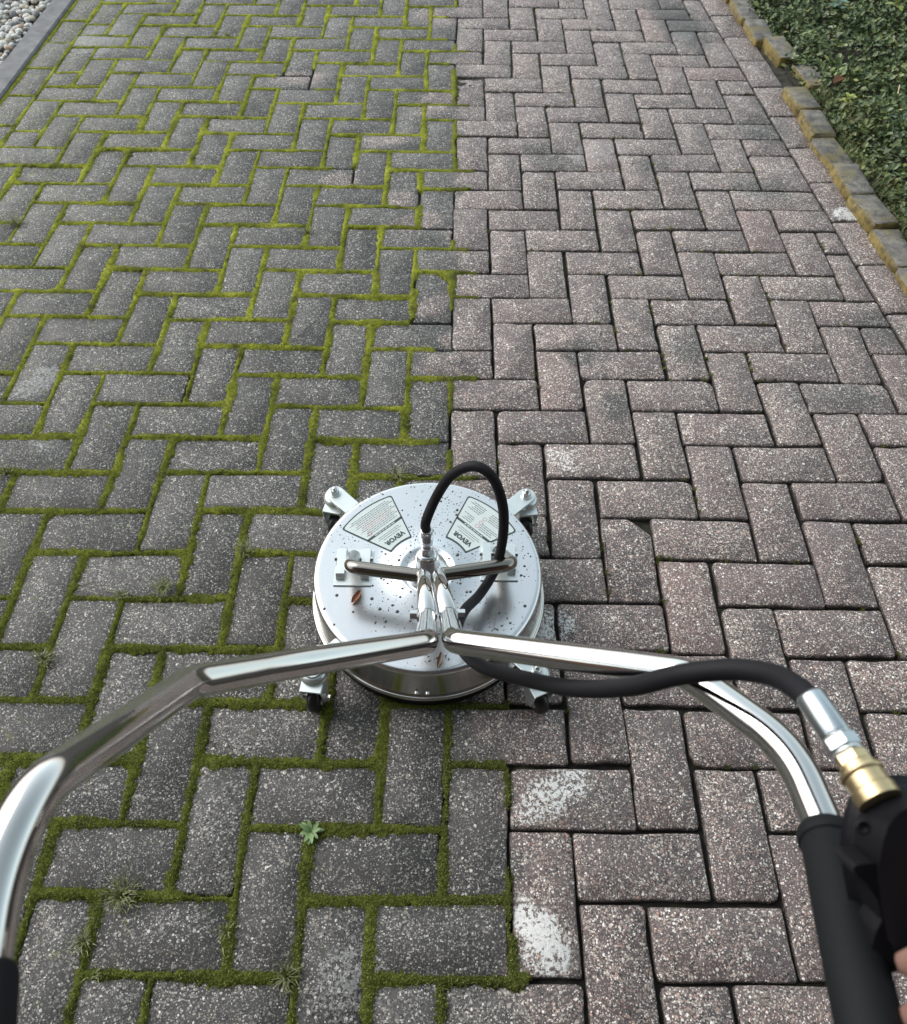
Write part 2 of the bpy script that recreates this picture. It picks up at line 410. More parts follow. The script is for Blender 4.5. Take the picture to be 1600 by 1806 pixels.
# ------------------------------------------------------------------ paving grid
# corners of real bricks measured in the photograph -> how far the laying wanders from a true grid
MEAS = [(0,0,866,526),(2,0,1002,526),(1,-1,940,570),(3,-1,1080,570),(2,-2,1019,617),(4,-2,1162,617),(3,-3,1104,668),(5,-3,1257,668),(4,-4,1195,726),(6,-4,1347,726),(5,-5,1292,786),(7,-5,1455,786),(6,-6,1397,850),(8,-6,1570,850),
(-12,0,32,514),(-8,0,312,520),(-4,0,590,522),(-3,-1,657,570),(-2,-2,724,617),(-1,-3,796,668),(0,-4,873,722),(1,-5,957,780),(2,-6,1049,845),(3,-7,1150,912),(5,-7,1317,914),(4,-8,1255,990),(6,-8,1433,995),(5,-9,1373,1075),(7,-9,1548,1077),(6,-10,1495,1162),(2,-8,1060,980),(1,-9,981,1060),(3,-9,1167,1062),(4,-10,1284,1153),(3,-11,1204,1248),(0,-12,903,1350),(1,-13,1008,1466),(3,-13,1240,1468),(2,-14,1140,1592),(4,-14,1379,1594),(3,-15,1291,1735),(-3,-13,546,1463),(-7,-13,101,1450),
(4,0,1147,527),(3,1,1070,483),(2,2,993,443),(1,3,925,405),(0,4,861,369),(-1,5,802,335),(7,5,1285,333),(6,6,1214,302),(5,7,1147,272),(4,8,1082,244),(3,9,1021,215),(2,10,960,188),(1,11,905,162),(0,12,852,137),(-1,13,801,112),(-13,13,209,104),(-12,12,245,129),(-11,11,282,154),(-10,10,325,178.5),
(-11,-1,80,557),(-10,-2,131,607),(-9,-3,186,657),(-8,-4,245,712),(-7,-5,310,770),(-6,-6,367,833),(-5,-7,441,898)]
MP = np.array([m[:2] for m in MEAS], float)
MD = np.array([[on(m[2], m[3]).x / U - m[0], on(m[2], m[3]).y / U - m[1]] for m in MEAS])
def warp(x, y):
    """grid modules -> grid modules with the measured drift"""
    x = np.atleast_1d(np.asarray(x, float)); y = np.atleast_1d(np.asarray(y, float))
    ox = np.zeros_like(x); oy = np.zeros_like(y); W = np.full_like(x, .25)
    for (mx, my), (dx, dy) in zip(MP, MD):
        w = np.exp(-((x - mx) ** 2 + (y - my) ** 2) / (2 * .9 ** 2)); W += w; ox += w * dx; oy += w * dy
    return x + ox / W, y + oy / W
XR = lambda v: 9.77 - .0563 * v             # joint between herringbone and the right border course
XL = -15.0                                  # the same on the left; the kerb starts at -16
V0, V1 = -27, 25

def clip(poly, a, b, c):
    """keep a*x+b*y<=c"""
    out = []
    for i in range(len(poly)):
        p, q = poly[i - 1], poly[i]; fp = a * p[0] + b * p[1] - c; fq = a * q[0] + b * q[1] - c
        if (fp <= 0) != (fq <= 0):
            t = fp / (fp - fq); out.append((p[0] + (q[0] - p[0]) * t, p[1] + (q[1] - p[1]) * t))
        if fq <= 0: out.append(q)
    return out
def area(p): return .5 * sum(p[i - 1][0] * p[i][1] - p[i][0] * p[i - 1][1] for i in range(len(p)))
def shrink(poly, d):
    n = len(poly); out = []
    for i in range(n):
        p = Vector(poly[i]); e1 = (p - Vector(poly[i - 1])).normalized(); e2 = (Vector(poly[(i + 1) % n]) - p).normalized()
        n1 = Vector((-e1.y, e1.x)); n2 = Vector((-e2.y, e2.x)); b = n1 + n2
        out.append(p + b * (d / max(.3, 1 + n1.dot(n2))))
    return out
def brick_mesh(poly, r, seed, chip=0.0):
    """poly: metres, CCW, about the origin, already inset for the joint. A paver with worn corners and edges"""
    rg = random.Random(seed); out = []; n = len(poly)
    for i in range(n):
        p = Vector(poly[i]); a = Vector(poly[i - 1]) - p; b = Vector(poly[(i + 1) % n]) - p
        la, lb = a.length, b.length; a.normalize(); b.normalize()
        rr = min(r * rg.uniform(.6, 1.7) * (2.4 if rg.random() < .16 else 1), la * .3, lb * .3)
        q0 = p + a * rr; q1 = p + b * rr
        out += [q0, p * .42 + (q0 + q1) * .29, q1]
        # points along the edge, a little uneven
        m = max(1, int(lb / .045)); e0 = q1; e1 = Vector(poly[(i + 1) % n]) - b * 0 - b * rr
        nn = Vector((-b.y, b.x))
        for k in range(1, m + 1):
            t = k / (m + 1); out.append(e0.lerp(e1, t) + nn * (rg.uniform(-.0008, .0016) + (rg.uniform(.0015, .004) if rg.random() < .10 else 0)))
    m = len(out)
    c1 = .0035
    ins = shrink([(q.x, q.y) for q in out], .0045)
    ins0 = shrink([(q.x, q.y) for q in out], .0012)
    mb = MB(); vs = [(q.x, q.y, -.055) for q in out]
    vs += [(q.x, q.y, -c1 * 2 - rg.uniform(0, .0015)) for q in out]
    vs += [(q.x, q.y, -c1 * .7 - rg.uniform(0, .0006)) for q in ins0]
    vs += [(q.x, q.y, rg.uniform(-.0006, 0)) for q in ins]
    fs = []
    for j in range(3):
        for i in range(m):
            i2 = (i + 1) % m; fs.append((j * m + i, j * m + i2, (j + 1) * m + i2, (j + 1) * m + i))
    mb.add(vs, fs, True); mb.f.append(tuple(3 * m + i for i in range(m))); mb.sm.append(True)
    return mb
JN = .0021                                  # half a joint
FULL = [brick_mesh([(-.5 * U + JN, -U + JN), (.5 * U - JN, -U + JN), (.5 * U - JN, U - JN), (-.5 * U + JN, U - JN)], .006, 100 + i).mesh('brick', MAT['brick']) for i in range(24)]
paving = empty('driveway', (0, 0, 0), 'driveway of grey herringbone block pavers, mossy left half and cleaned right half', kind='structure')
bricks = []                                 # (object, area on screen)
def project(p):
    d = np.array(p) - CAM; w = d @ FW
    if w < .1: return (-9999, -9999)
    return 800 + FPX * (d @ RT) / w, 903 - FPX * (d @ UP) / w
def screen_area(poly):
    pts = [project((x, y, 0)) for x, y in poly]
    c = np.mean(pts, axis=0)
    if not any(0 <= x <= 1600 and 0 <= y <= 1806 for x, y in pts): return 0
    pts = [(min(max(x, 0), 1600), min(max(y, 0), 1806)) for x, y in pts]
    return abs(area(pts))
joints = []                                 # segments for nothing but reference
CHIP = {(2, -9): (1, 1, 2.55), (-2, -1): (1, 1, 2.72)}   # bricks with their far right corner broken off
def place(poly, vertical, full, key=None):
    """poly in modules"""
    wx, wy = warp([p[0] for p in poly], [p[1] for p in poly]); W = [(a * U, b * U) for a, b in zip(wx, wy)]
    cx = sum(p[0] for p in W) / len(W); cy = sum(p[1] for p in W) / len(W)
    z = rng.gauss(0, .0011)
    if full:
        o = bpy.data.objects.new('brick', rng.choice(FULL))
        e = (Vector(W[3]) + Vector(W[2]) - Vector(W[0]) - Vector(W[1])) if vertical else (Vector(W[1]) + Vector(W[2]) - Vector(W[0]) - Vector(W[3]))
        ang = math.atan2(e.y, e.x) - math.pi / 2 + rng.choice((0, math.pi)) + rng.gauss(0, .006)
        o.location = (cx + rng.gauss(0, .0011), cy + rng.gauss(0, .0011), z); o.rotation_euler = (rng.gauss(0, .006), rng.gauss(0, .006), ang)
    else:
        loc = [(x - cx, y - cy) for x, y in W]
        loc = [(p.x, p.y) for p in shrink(loc, JN)]
        o = bpy.data.objects.new('brick', brick_mesh(loc, .005, hash(key) & 9999).mesh('brick', MAT['brick']))
        o.location = (cx, cy, z)
    bricks.append((screen_area(W), o))
DROP = set()
for i in range(5, 14):
    for v in range(V0, V1):
        s = (i + v) % 4
        if s == 0 and XR(v - .5) - i < .5: DROP |= {(i, v), (i + 1, v)}
        if s == 2 and XR(v) - i < .5: DROP |= {(i, v), (i, v + 1)}
for i in range(-18, 14):
    for v in range(V0, V1):
        s = (i + v) % 4
        if s == 0: poly = [(i, v - 1), (i + 2, v - 1), (i + 2, v), (i, v)]; vert = False
        elif s == 2: poly = [(i, v - 1), (i + 1, v - 1), (i + 1, v + 1), (i, v + 1)]; vert = True
        else: continue
        full = True; P = poly
        if (i, v) in DROP: continue
        xm = i + (2 if s == 0 else 1); lo_ = (xm, v) in DROP; hi_ = (xm, v if s == 0 else v + 1) in DROP
        if lo_ or hi_:
            P = [(P[0]), (XR(P[1][1]) if lo_ else P[1][0], P[1][1]), (XR(P[2][1]) if hi_ else P[2][0], P[2][1]), P[3]]; full = False
        if min(p[0] for p in P) < XL - .01: P = clip(P, -1, 0, -XL); full = False
        if P and max(p[0] - XR(p[1]) for p in P) > 0: P = clip(P, 1, .0563, 9.77); full = False
        if len(P) < 3 or area(P) < .2: continue
        key = (i, v)
        if vert and (i, v) in ((2, -8), (-2, 0)):
            x0 = i + 1; y0 = v + 1; P = clip(P, 1, 1, x0 + y0 - (.42 if i == 2 else .45)); full = False
        place(P, vert, full, key)
for k in range(-14, 13):                    # left border course, stretchers along the kerb
    a = k * 2 + .35
    place([(-16, a), (-15, a), (-15, a + 2), (-16, a + 2)], True, True)
for k in range(-14, 13):                    # right border course, along the slanted edge
    a = k * 2 - .52; e = 1.08
    place([(XR(a), a), (XR(a) + e, a + .06), (XR(a + 2) + e, a + 2.06), (XR(a + 2), a + 2)], True, False, (99, k))
bricks.sort(key=lambda t: -t[0])
rest = MB()
for n_, (sa, o) in enumerate(bricks):
    if n_ < 300 and sa > 0: COL.objects.link(o); o.parent = paving
    else:
        me = o.data; o.rotation_mode = 'XYZ'
        mt = Matrix.Translation(o.location) @ o.rotation_euler.to_matrix().to_4x4()
        rest.add([mt @ v.co for v in me.vertices], [tuple(p.vertices) for p in me.polygons], True)
        bpy.data.objects.remove(o)
ro = rest.build('brick', MAT['brick'], paving, fixn=False); ro['kind'] = 'stuff'

# distance of a point to the nearest joint, in modules; x,y unwarped grid coordinates
def joint_dist(x, y):
    i = np.floor(x).astype(int); j = np.floor(y).astype(int); fx = x - i; fy = y - j
    s = (i + j + 1) % 4                     # cell whose top edge is j+1
    L, Rr, D, T = fx, 1 - fx, fy, 1 - fy
    big = 9.0
    L = np.where(s == 1, big, L); Rr = np.where(s == 0, big, Rr)
    T = np.where(s == 2, big, T); D = np.where(s == 3, big, D)
    d = np.minimum(np.minimum(L, Rr), np.minimum(D, T))
    d = np.where(x < XL, np.minimum(np.minimum(np.abs(x - XL), np.abs(x + 16)), np.abs(((y - .35 + 1) % 2) - 1)), np.minimum(d, np.abs(x - XL)))
    return d
def chip_dist(x, y):
    """the two broken corners: 0 inside the gap, growing outside"""
    d = np.full_like(x, 9.0)
    for cx_, cy_ in ((3, -7), (-1, 1)):
        q = (cx_ - x) + (cy_ - y); ins = (x < cx_ + .02) & (y < cy_ + .02) & (x > cx_ - .7) & (y > cy_ - .7)
        d = np.where(ins, np.clip(q - .36, 0, 9), d)
    return d
def grid_surface(name, x0, x1, y0, y1, step, hfun, mat, parent=None, drop=-.0025, smooth=True):
    nx = int((x1 - x0) * U / step); ny = int((y1 - y0) * U / step)
    gx = np.linspace(x0, x1, nx); gy = np.linspace(y0, y1, ny); X, Y = np.meshgrid(gx, gy)
    X = X + nrng.uniform(-.3, .3, X.shape) * step / U; Y = Y + nrng.uniform(-.3, .3, X.shape) * step / U
    Z = hfun(X, Y); wx, wy = warp(X.ravel(), Y.ravel())
    V = np.c_[wx * U, wy * U, Z.ravel()]
    idx = np.arange(nx * ny).reshape(ny, nx)
    F4 = np.stack([idx[:-1, :-1], idx[:-1, 1:], idx[1:, 1:], idx[1:, :-1]], -1).reshape(-1, 4)
    keep = (V[F4][:, :, 2] > drop).any(1); F4 = F4[keep]
    used = np.unique(F4); re = np.full(len(V), -1); re[used] = np.arange(len(used))
    V = V[used]; F4 = re[F4]
    o = link(name, npmesh(name, V, F4, mat, smooth), parent)
    return o, V
def moss_edge(X, Y):
    """1 where moss was left, 0 on the washed lane"""
    xb = np.where(Y < -10.9, -.02, -1.0) + (vnoise(X, Y, 3, 4) - .5) * .16 + np.clip(vnoise(X, Y, 1.1, 9) - .55, 0, 1) * 2.2 - np.clip(vnoise(X, Y, .8, 8) - .5, 0, 1) * np.where(Y < -10.9, .3, 2.6)
    m = np.clip((xb + .09 - X) / .10, 0, 1)
    return m
SPOTS = [(-6.35, 11.7, .85), (-4.3, 5.6, .5), (-2.3, 4.5, .45)]
def moss_h(X, Y):
    d = np.minimum(joint_dist(X, Y), chip_dist(X, Y)) * U
    w = .0070 + .0046 * (vnoise(X, Y, 2.2, 1) - .35) + .0062 * (vnoise(X, Y, 14, 2) - .5) + .003 * (vnoise(X, Y, 40, 3) - .5)
    thin = vnoise(X, Y, .9, 5); w = w * np.clip(.55 + 1.1 * thin, .6, 1.25)
    m = moss_edge(X, Y); w = np.maximum(w, .0004)
    for sx_, sy_, sr in SPOTS: m = m * np.clip((np.hypot(X - sx_, Y - sy_) - sr) / .15 + .4, 0, 1)
    h = .0030 * (1 - (d / w) ** 2) + .0018 * (vnoise(X, Y, 26, 6) - .5) + .0008 * (vnoise(X, Y, 60, 7) - .5)
    h = np.where(d > w * 1.5, -.02, h)
    return np.where(m < .5, -.03, np.maximum(h, -.02) - (1 - m) * .006)
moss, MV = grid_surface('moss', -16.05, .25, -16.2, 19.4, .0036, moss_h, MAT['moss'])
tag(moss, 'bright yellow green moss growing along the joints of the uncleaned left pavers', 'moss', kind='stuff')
def sand_h(X, Y):
    return -.0145 + .009 * np.clip((Y - 1) / 6, 0, 1) * vnoise(X, Y, .6, 13) + .006 * (vnoise(X, Y, 5, 11) - .5) + .004 * (vnoise(X, Y, 22, 12) - .5)
sand, _ = grid_surface('joint_sand', -17, 12, -17, 20, .009, sand_h, MAT['sand'], paving, drop=-1)
# a few surviving cushions of moss on the washed side
MB_ = MB()
scr = []
for q in range(5000):
    x, y = rng.uniform(-.9, 9), rng.uniform(-15.5, 18)
    if len(scr) < 170 and joint_dist(np.array([x]), np.array([y]))[0] < .03 and vnoise(np.array([x]), np.array([y]), .7, 61)[0] > .45:
        a_, b_ = warp(x, y); pp = project((a_[0] * U, b_[0] * U, 0)); scr.append((pp[0], pp[1], rng.uniform(.002, .006), rng.uniform(.002, .006)))
for px, py, sx_, sy_ in scr + list(((1147, 541, .010, .006), (1031, 755, .008, .014), (942, 660, .010, .006), (1062, 965, .006, .018), (1068, 1010, .006, .014), (965, 950, .007, .016), (1160, 335, .006, .016), (965, 240, .006, .016), (1385, 1112, .014, .004), (1410, 1425, .007, .008), (882, 672, .008, .005), (1590, 1585, .006, .01), (1200, 435, .005, .010))):
    c = on(px, py, -.002)
    for q in range(34):
        x = rng.gauss(0, sx_ * .6); y = rng.gauss(0, sy_ * .6); a = rng.uniform(0, 6.3); l = rng.uniform(.003, .007)
        p = c + Vector((x, y, rng.uniform(-.002, .002))); d = Vector((math.cos(a) * .7, math.sin(a) * .7, rng.uniform(.2, 1.0))) * l; s_ = Vector((-math.sin(a), math.cos(a), 0)) * .0009
        MB_.add([p - s_, p + s_, p + d], [(0, 1, 2)], False)
mo2 = MB_.build('moss_remnant', MAT['moss'], fixn=False)
tag(mo2, 'small scraps of moss left in the dark joints of the cleaned right pavers', 'moss', kind='stuff')

# moss fuzz: thousands of tiny shoots standing on the moss
def fuzz(V, n, lmin, lmax, wid, name, mat):
    sel = V[(V[:, 2] > -.0005)]
    dist = np.linalg.norm(sel - CAM, axis=1); w = 1 / dist ** 3; w /= w.sum()
    P = sel[nrng.choice(len(sel), n, p=w)] + nrng.uniform(-.0018, .0018, (n, 3)) * np.array([1, 1, .2])
    a = nrng.uniform(0, 2 * np.pi, n); tilt = nrng.uniform(.1, 1.1, n); l = nrng.uniform(lmin, lmax, n)
    D = np.c_[np.cos(a) * np.sin(tilt), np.sin(a) * np.sin(tilt), np.cos(tilt)] * l[:, None]
    S = np.c_[-np.sin(a), np.cos(a), 0 * a] * wid
    Vv = np.empty((n * 3, 3)); Vv[0::3] = P - S; Vv[1::3] = P + S; Vv[2::3] = P + D
    o = link(name, npmesh(name, Vv, np.arange(n * 3).reshape(-1, 3), mat)); return o
def shoots_mat(name, c0, c1, c2):
    k = NT(name); g = k.n('NewGeometry')
    col = k.ramp(g.outputs['Random Per Island'], [(0, c0), (.5, c1), (1, c2)])
    k.l(col, k.b.inputs['Base Color']); k.b.inputs['Roughness'].default_value = .7; k.b.inputs['Specular IOR Level'].default_value = .25
    return k
MAT['shoot'] = shoots_mat('moss_shoots', (.050, .064, .014), (.135, .158, .026), (.30, .32, .10)).m
fz = fuzz(MV, 170000, .0020, .0058, .00055, 'moss', MAT['shoot'])
tag(fz, 'fine moss shoots standing on the mossy joints left of the cleaned lane', 'moss', kind='stuff')

# ------------------------------------------------------------------ ground, kerb, gravel
g_ = MB(); g_.add([(-80, -80, -.07), (80, -80, -.07), (80, 80, -.07), (-80, 80, -.07)], [(0, 1, 2, 3)], False)
tag(g_.build('ground', MAT['soil']), 'dark soil under and beyond the driveway', kind='structure')
kb = MB(); L_ = 9.5 * U
y = -30 * U; prof = [(-16.85, -.06), (-16.85, .010), (-16.80, .014), (-16.10, .012), (-16.06, .006), (-16.06, -.06)]
kp = empty('kerb', (-16.4 * U, 0, 0), 'flat smooth grey concrete kerb between gravel and pavers', kind='structure')
for q in range(6):
    b = MB(); y0 = (-30 + q * 9.6) * U; y1 = y0 + 9.57 * U
    vs = [(x * U, y0, z) for x, z in prof] + [(x * U, y1, z) for x, z in prof]; m = len(prof)
    b.add(vs, [(i, (i + 1) % m, m + (i + 1) % m, m + i) for i in range(m)] + [tuple(range(m)), tuple(range(m, 2 * m))], False)
    b.build('kerb_stone', MAT['kerb'], kp)
def pebble_mesh(seed):
    bm = bmesh.new(); bmesh.ops.create_icosphere(bm, subdivisions=2, radius=1.0)
    rg = random.Random(seed); ax = [Vector((rg.gauss(0, 1), rg.gauss(0, 1), rg.gauss(0, 1))).normalized() for _ in range(4)]; am = [rg.uniform(-.22, .22) for _ in range(4)]
    for v in bm.verts:
        d = v.co.normalized(); v.co = d * (1 + sum(a * d.dot(x) ** 2 for a, x in zip(am, ax)))
        v.co.x *= 1.25; v.co.z *= .68
    me = bpy.data.meshes.new('pebble'); bm.to_mesh(me); bm.free()
    for p in me.polygons: p.use_smooth = True
    me.materials.append(MAT['pebble']); return me
k = NT('pebble_stone'); oi = k.n('ObjectInfo'); g = k.n('NewGeometry'); rr_ = k.math('FRACT', k.math('ADD', oi.outputs['Random'], g.outputs['Random Per Island']))
col = k.ramp(rr_, [(0, (.62, .61, .58)), (.3, (.46, .45, .43)), (.55, (.70, .68, .63)), (.72, (.33, .33, .33)), (.80, (.52, .46, .36)), (.90, (.16, .16, .16)), (.95, (.36, .25, .17)), (1, (.72, .71, .69))], 'CONSTANT')
col = k.mix(1.0, col, k.ramp(k.noise(g.outputs['Position'], 70, 4), [(.25, .7), (.75, 1.15)]), 'MULTIPLY')
k.l(col, k.b.inputs['Base Color']); k.b.inputs['Roughness'].default_value = .7; MAT['pebble'] = k.m
PEB = [pebble_mesh(i) for i in range(8)]
gbed = empty('gravel_bed', (-18 * U, 14 * U, 0), 'bed of pale rounded pebbles beyond the kerb', kind='structure')
gb = MB(); gb.add([(-40 * U, -30 * U, -.02), (-16.86 * U, -30 * U, -.02), (-16.86 * U, 30 * U, -.02), (-40 * U, 30 * U, -.02)], [(0, 1, 2, 3)], False)
gb.build('gravel_base', MAT['soil'], gbed)
pts = []; stuffp = MB(); cell = {}
def try_pt(x, y, r):
    gx, gy = int(x / .03), int(y / .03)
    for a in (-1, 0, 1):
        for b in (-1, 0, 1):
            for (qx, qy, qr) in cell.get((gx + a, gy + b), ()):
                if (qx - x) ** 2 + (qy - y) ** 2 < ((r + qr) * .80) ** 2: return False
    cell.setdefault((gx, gy), []).append((x, y, r)); return True
for layer, n, zz in ((0, 4200, -.006), (1, 1200, .006)):
    cell = {}
    for _ in range(n * 3):
        x = rng.uniform(-23, -16.98) * U; y = rng.uniform(4, 24) * U; r = rng.uniform(.007, .0165)
        if x + r * 1.1 > -16.86 * U: continue
        if try_pt(x, y, r): pts.append((x, y, zz + rng.uniform(-.003, .004), r))
def vis(p):
    a = project(p[:3]); return -20 < a[0] < 1620 and -20 < a[1] < 1826
pts.sort(key=lambda p: (not vis(p), -p[2] * 0 + np.linalg.norm(np.array(p[:3]) - CAM)))
for q, (x, y, z, r) in enumerate(pts):
    rot = (rng.gauss(0, .25), rng.gauss(0, .25), rng.uniform(0, 6.28))
    if q < 300 and vis((x, y, z)):
        o = bpy.data.objects.new('pebble', rng.choice(PEB)); COL.objects.link(o); o.location = (x, y, z); o.rotation_euler = rot; o.scale = (r, r, r); put(o, gbed)
    else:
        me = rng.choice(PEB); mt = Matrix.Translation((x, y, z)) @ Matrix.Rotation(rot[2], 4, 'Z') @ Matrix.Scale(r, 4)
        stuffp.add([mt @ v.co for v in me.vertices], [tuple(p.vertices) for p in me.polygons], True)
so = stuffp.build('pebble', MAT['pebble'], gbed, fixn=False); so['kind'] = 'stuff'

# ------------------------------------------------------------------ right: edging bricks, soil, ground cover
k = NT('old_edging_brick'); g = k.n('NewGeometry'); pos = g.outputs['Position']; sn = k.n('SeparateXYZ'); k.l(g.outputs['True Normal'], sn.inputs[0])
top = k.ramp(k.noise(pos, 28, 5, .65), [(.3, (.055, .054, .050)), (.5, (.14, .132, .118)), (.7, (.27, .25, .215))])
top = k.mix(k.step(k.noise(pos, 14, 4), .48, .66, 0, .7), top, (.16, .135, .05))
sd_ = k.ramp(k.noise(pos, 40, 5, .65), [(.28, (.04, .033, .015)), (.44, (.12, .09, .028)), (.60, (.22, .165, .045)), (.75, (.15, .13, .075))])
col = k.mix(k.step(sn.outputs[2], .3, .7), sd_, top)
col = k.mix(k.step(k.noise(pos, 90, 3), .66, .72, 0, .6), col, (.42, .41, .36))
k.l(col, k.b.inputs['Base Color']); k.b.inputs['Roughness'].default_value = .9
k.l(k.bump(k.noise(pos, 160, 4), .8, .004), k.b.inputs['Normal']); MAT['edging'] = k.m
def edging_mesh(seed, L=.2, W=.080, H=.062):
    bm = bmesh.new(); bmesh.ops.create_cube(bm, size=1.0)
    bmesh.ops.scale(bm, vec=(W, L, H), verts=bm.verts)
    bmesh.ops.bevel(bm, geom=list(bm.edges), offset=.009, segments=2, affect='EDGES', profile=.5)
    rg = random.Random(seed)
    for v in bm.verts:
        v.co += Vector((rg.uniform(-1, 1), rg.uniform(-1, 1), rg.uniform(-1, .6))) * .0034
    me = bpy.data.meshes.new('edging_brick'); bm.to_mesh(me); bm.free(); me.materials.append(MAT['edging'])
    for p in me.polygons: p.use_smooth = True
    return me
EM = [edging_mesh(i) for i in range(5)]
edg = empty('garden_edging', (10.6 * U, 6 * U, 0), 'row of old mossy yellow edging bricks between pavers and garden', 'edging')
# near left top corner and far left top corner of each brick, as they lie
line = [(9.80, 14.62), (9.75, 16.55)]
spec = [((9.85, 14.6), (9.72, 16.45), .045), ((10.30, 13.05), (10.05, 14.75), .045), ((10.79, 10.9), (10.55, 12.7), .047)]
chain = [(10.62, -2.6), (10.54, -.75), (10.43, 1.08), (10.30, 2.81), (10.19, 4.43), (10.14, 6.12), (9.99, 7.69), (10.03, 9.43), (9.90, 10.98)]
for a, b in zip(chain[:-1], chain[1:]): spec.append((a, b, .045))
for k_ in range(4): spec.append(((9.70 - .08 * k_, 16.6 + 1.95 * k_), (9.62 - .08 * k_, 18.5 + 1.95 * k_), .042))
for k_ in range(5): spec.append(((10.9 + .1 * k_, -4.6 - 1.95 * k_), (10.8 + .1 * k_, -2.65 - 1.95 * k_), .045))
for a, b, zt in spec:
    a = Vector(a) * U; b = Vector(b) * U; d = (b - a); L = d.length; d.normalize(); nrm = Vector((d.y, -d.x))
    c = (a + b) / 2 + nrm * .0475
    o = bpy.data.objects.new('brick', rng.choice(EM)); COL.objects.link(o)
    o.location = (c.x, c.y, zt - .047 + rng.uniform(-.007, .006)); o.rotation_euler = (rng.gauss(0, .025), rng.gauss(0, .04), math.atan2(d.y, d.x) - math.pi / 2 + rng.gauss(0, .035))
    o.scale = (1, (L - .003) / .2, 1); put(o, edg)
# garden soil, a low bank
def soil_h(X, Y):
    e = X - (XR(Y) + 1.75)
    return .005 + np.clip(e, -1, 6) * .011 + .02 * (vnoise(X, Y, 1.4, 21) - .5) + .01 * (vnoise(X, Y, 6, 22) - .5)
nx, ny = 60, 120
gx = np.linspace(0, 26, nx); gy = np.linspace(-24, 30, ny); E_, Yg = np.meshgrid(gx, gy); Xg = E_ + XR(Yg) + 1.45
Zg = soil_h(Xg, Yg); idx = np.arange(nx * ny).reshape(ny, nx)
garden = link('garden_bed', npmesh('garden_bed', np.c_[Xg.ravel() * U, Yg.ravel() * U, Zg.ravel()], np.stack([idx[:-1, :-1], idx[:-1, 1:], idx[1:, 1:], idx[1:, :-1]], -1).reshape(-1, 4), MAT['soil'], True))
tag(garden, 'dark soil of the planted bed behind the edging bricks', kind='structure')
MAT['strip'] = simple('dirty_mortar', (.075, .072, .068), .95, noise=(40, .5), bump=(200, .6, .003))
# dirt strip between the pavers and the loose bricks
ds = MB(); n = 40
vs = []
for q in range(n + 1):
    v = -20 + q * 1.1; vs += [((XR(v) + 1.06) * U, v * U, -.012), ((XR(v) + 2.2) * U, v * U, -.006)]
ds.add(vs, [(2 * q, 2 * q + 1, 2 * q + 3, 2 * q + 2) for q in range(n)], True)
tag(ds.build('path', MAT['strip']), 'narrow dirty mortar strip beside the border pavers', kind='structure')

def leaf_mat(name, cols, rough=.45):
    k = NT(name); g = k.n('NewGeometry')
    col = k.ramp(g.outputs['Random Per Island'], cols)
    col = k.mix(1.0, col, k.ramp(k.noise(g.outputs['Position'], 9, 3), [(.3, .6), (.7, 1.3)]), 'MULTIPLY')
    k.l(col, k.b.inputs['Base Color']); k.b.inputs['Roughness'].default_value = rough; k.b.inputs['Specular IOR Level'].default_value = .4
    k.b.inputs['Transmission Weight'].default_value = 0
    return k.m
MAT['leaf'] = leaf_mat('ground_cover_leaf', [(0, (.045, .078, .026)), (.3, (.075, .120, .040)), (.55, (.110, .155, .068)), (.75, (.150, .188, .050)), (.9, (.17, .205, .125)), (1, (.28, .29, .08))])
MAT['blade'] = leaf_mat('grass_blade', [(0, (.07, .10, .025)), (.4, (.12, .155, .04)), (.75, (.20, .20, .08)), (1, (.32, .28, .15))], .6)
def leaves(n, xr, yr, smin, smax, zfun, name, mat, wratio=.62):
    """flat oval leaves of six faces folded along the midrib"""
    e = nrng.uniform(xr[0], xr[1], n); y = nrng.uniform(yr[0], yr[1], n); X = XR(y) + 1.55 + e
    z = soil_h(X, y) + zfun(X, y, e) * nrng.power(1.8, n)
    keep = nrng.random(n) < np.clip(.35 + 1.2 * vnoise(X, y, 1.1, 31), .12, 1) * np.clip(e / .4 + .35, 0, 1)
    X, y, z = X[keep] * U, y[keep] * U, z[keep]; n = len(X)
    s = nrng.uniform(smin, smax, n); a = nrng.uniform(0, 2 * np.pi, n); el = nrng.normal(.25, .45, n); rl = nrng.normal(0, .45, n)
    d = np.c_[np.cos(a) * np.cos(el), np.sin(a) * np.cos(el), np.sin(el)]
    sd = np.c_[-np.sin(a), np.cos(a), 0 * a]; nm = np.cross(d, sd); nm *= np.sign(nm[:, 2:3] + 1e-9)
    sd = sd * np.cos(rl)[:, None] + nm * np.sin(rl)[:, None]; nm = np.cross(d, sd)
    P = np.c_[X, y, z]
    prof = [(0, 0, 0), (.3, wratio * .42, .06), (.68, wratio * .44, .05), (1, 0, -.05), (.68, -wratio * .44, .05), (.3, -wratio * .42, .06), (.5, 0, -.04)]
    V = np.empty((n, 7, 3))
    for q, (u, w, h) in enumerate(prof): V[:, q] = P + (d * u + sd * w + nm * h) * s[:, None]
    base = np.arange(n)[:, None] * 7
    T = np.concatenate([base + np.array(t) for t in ((0, 1, 6), (1, 2, 6), (2, 3, 6), (3, 4, 6), (4, 5, 6), (5, 0, 6))])
    return link(name, npmesh(name, V.reshape(-1, 3), T, mat))
zf = lambda X, y, e: .012 + .055 * np.clip(e / 1.5, 0, 1) * vnoise(X, y, .9, 33)
o = leaves(32000, (-.1, 8), (-2, 22), .011, .028, zf, 'ground_cover', MAT['leaf'])
tag(o, 'dense dark green small leaved ground cover filling the garden bed', 'ground cover', kind='stuff')
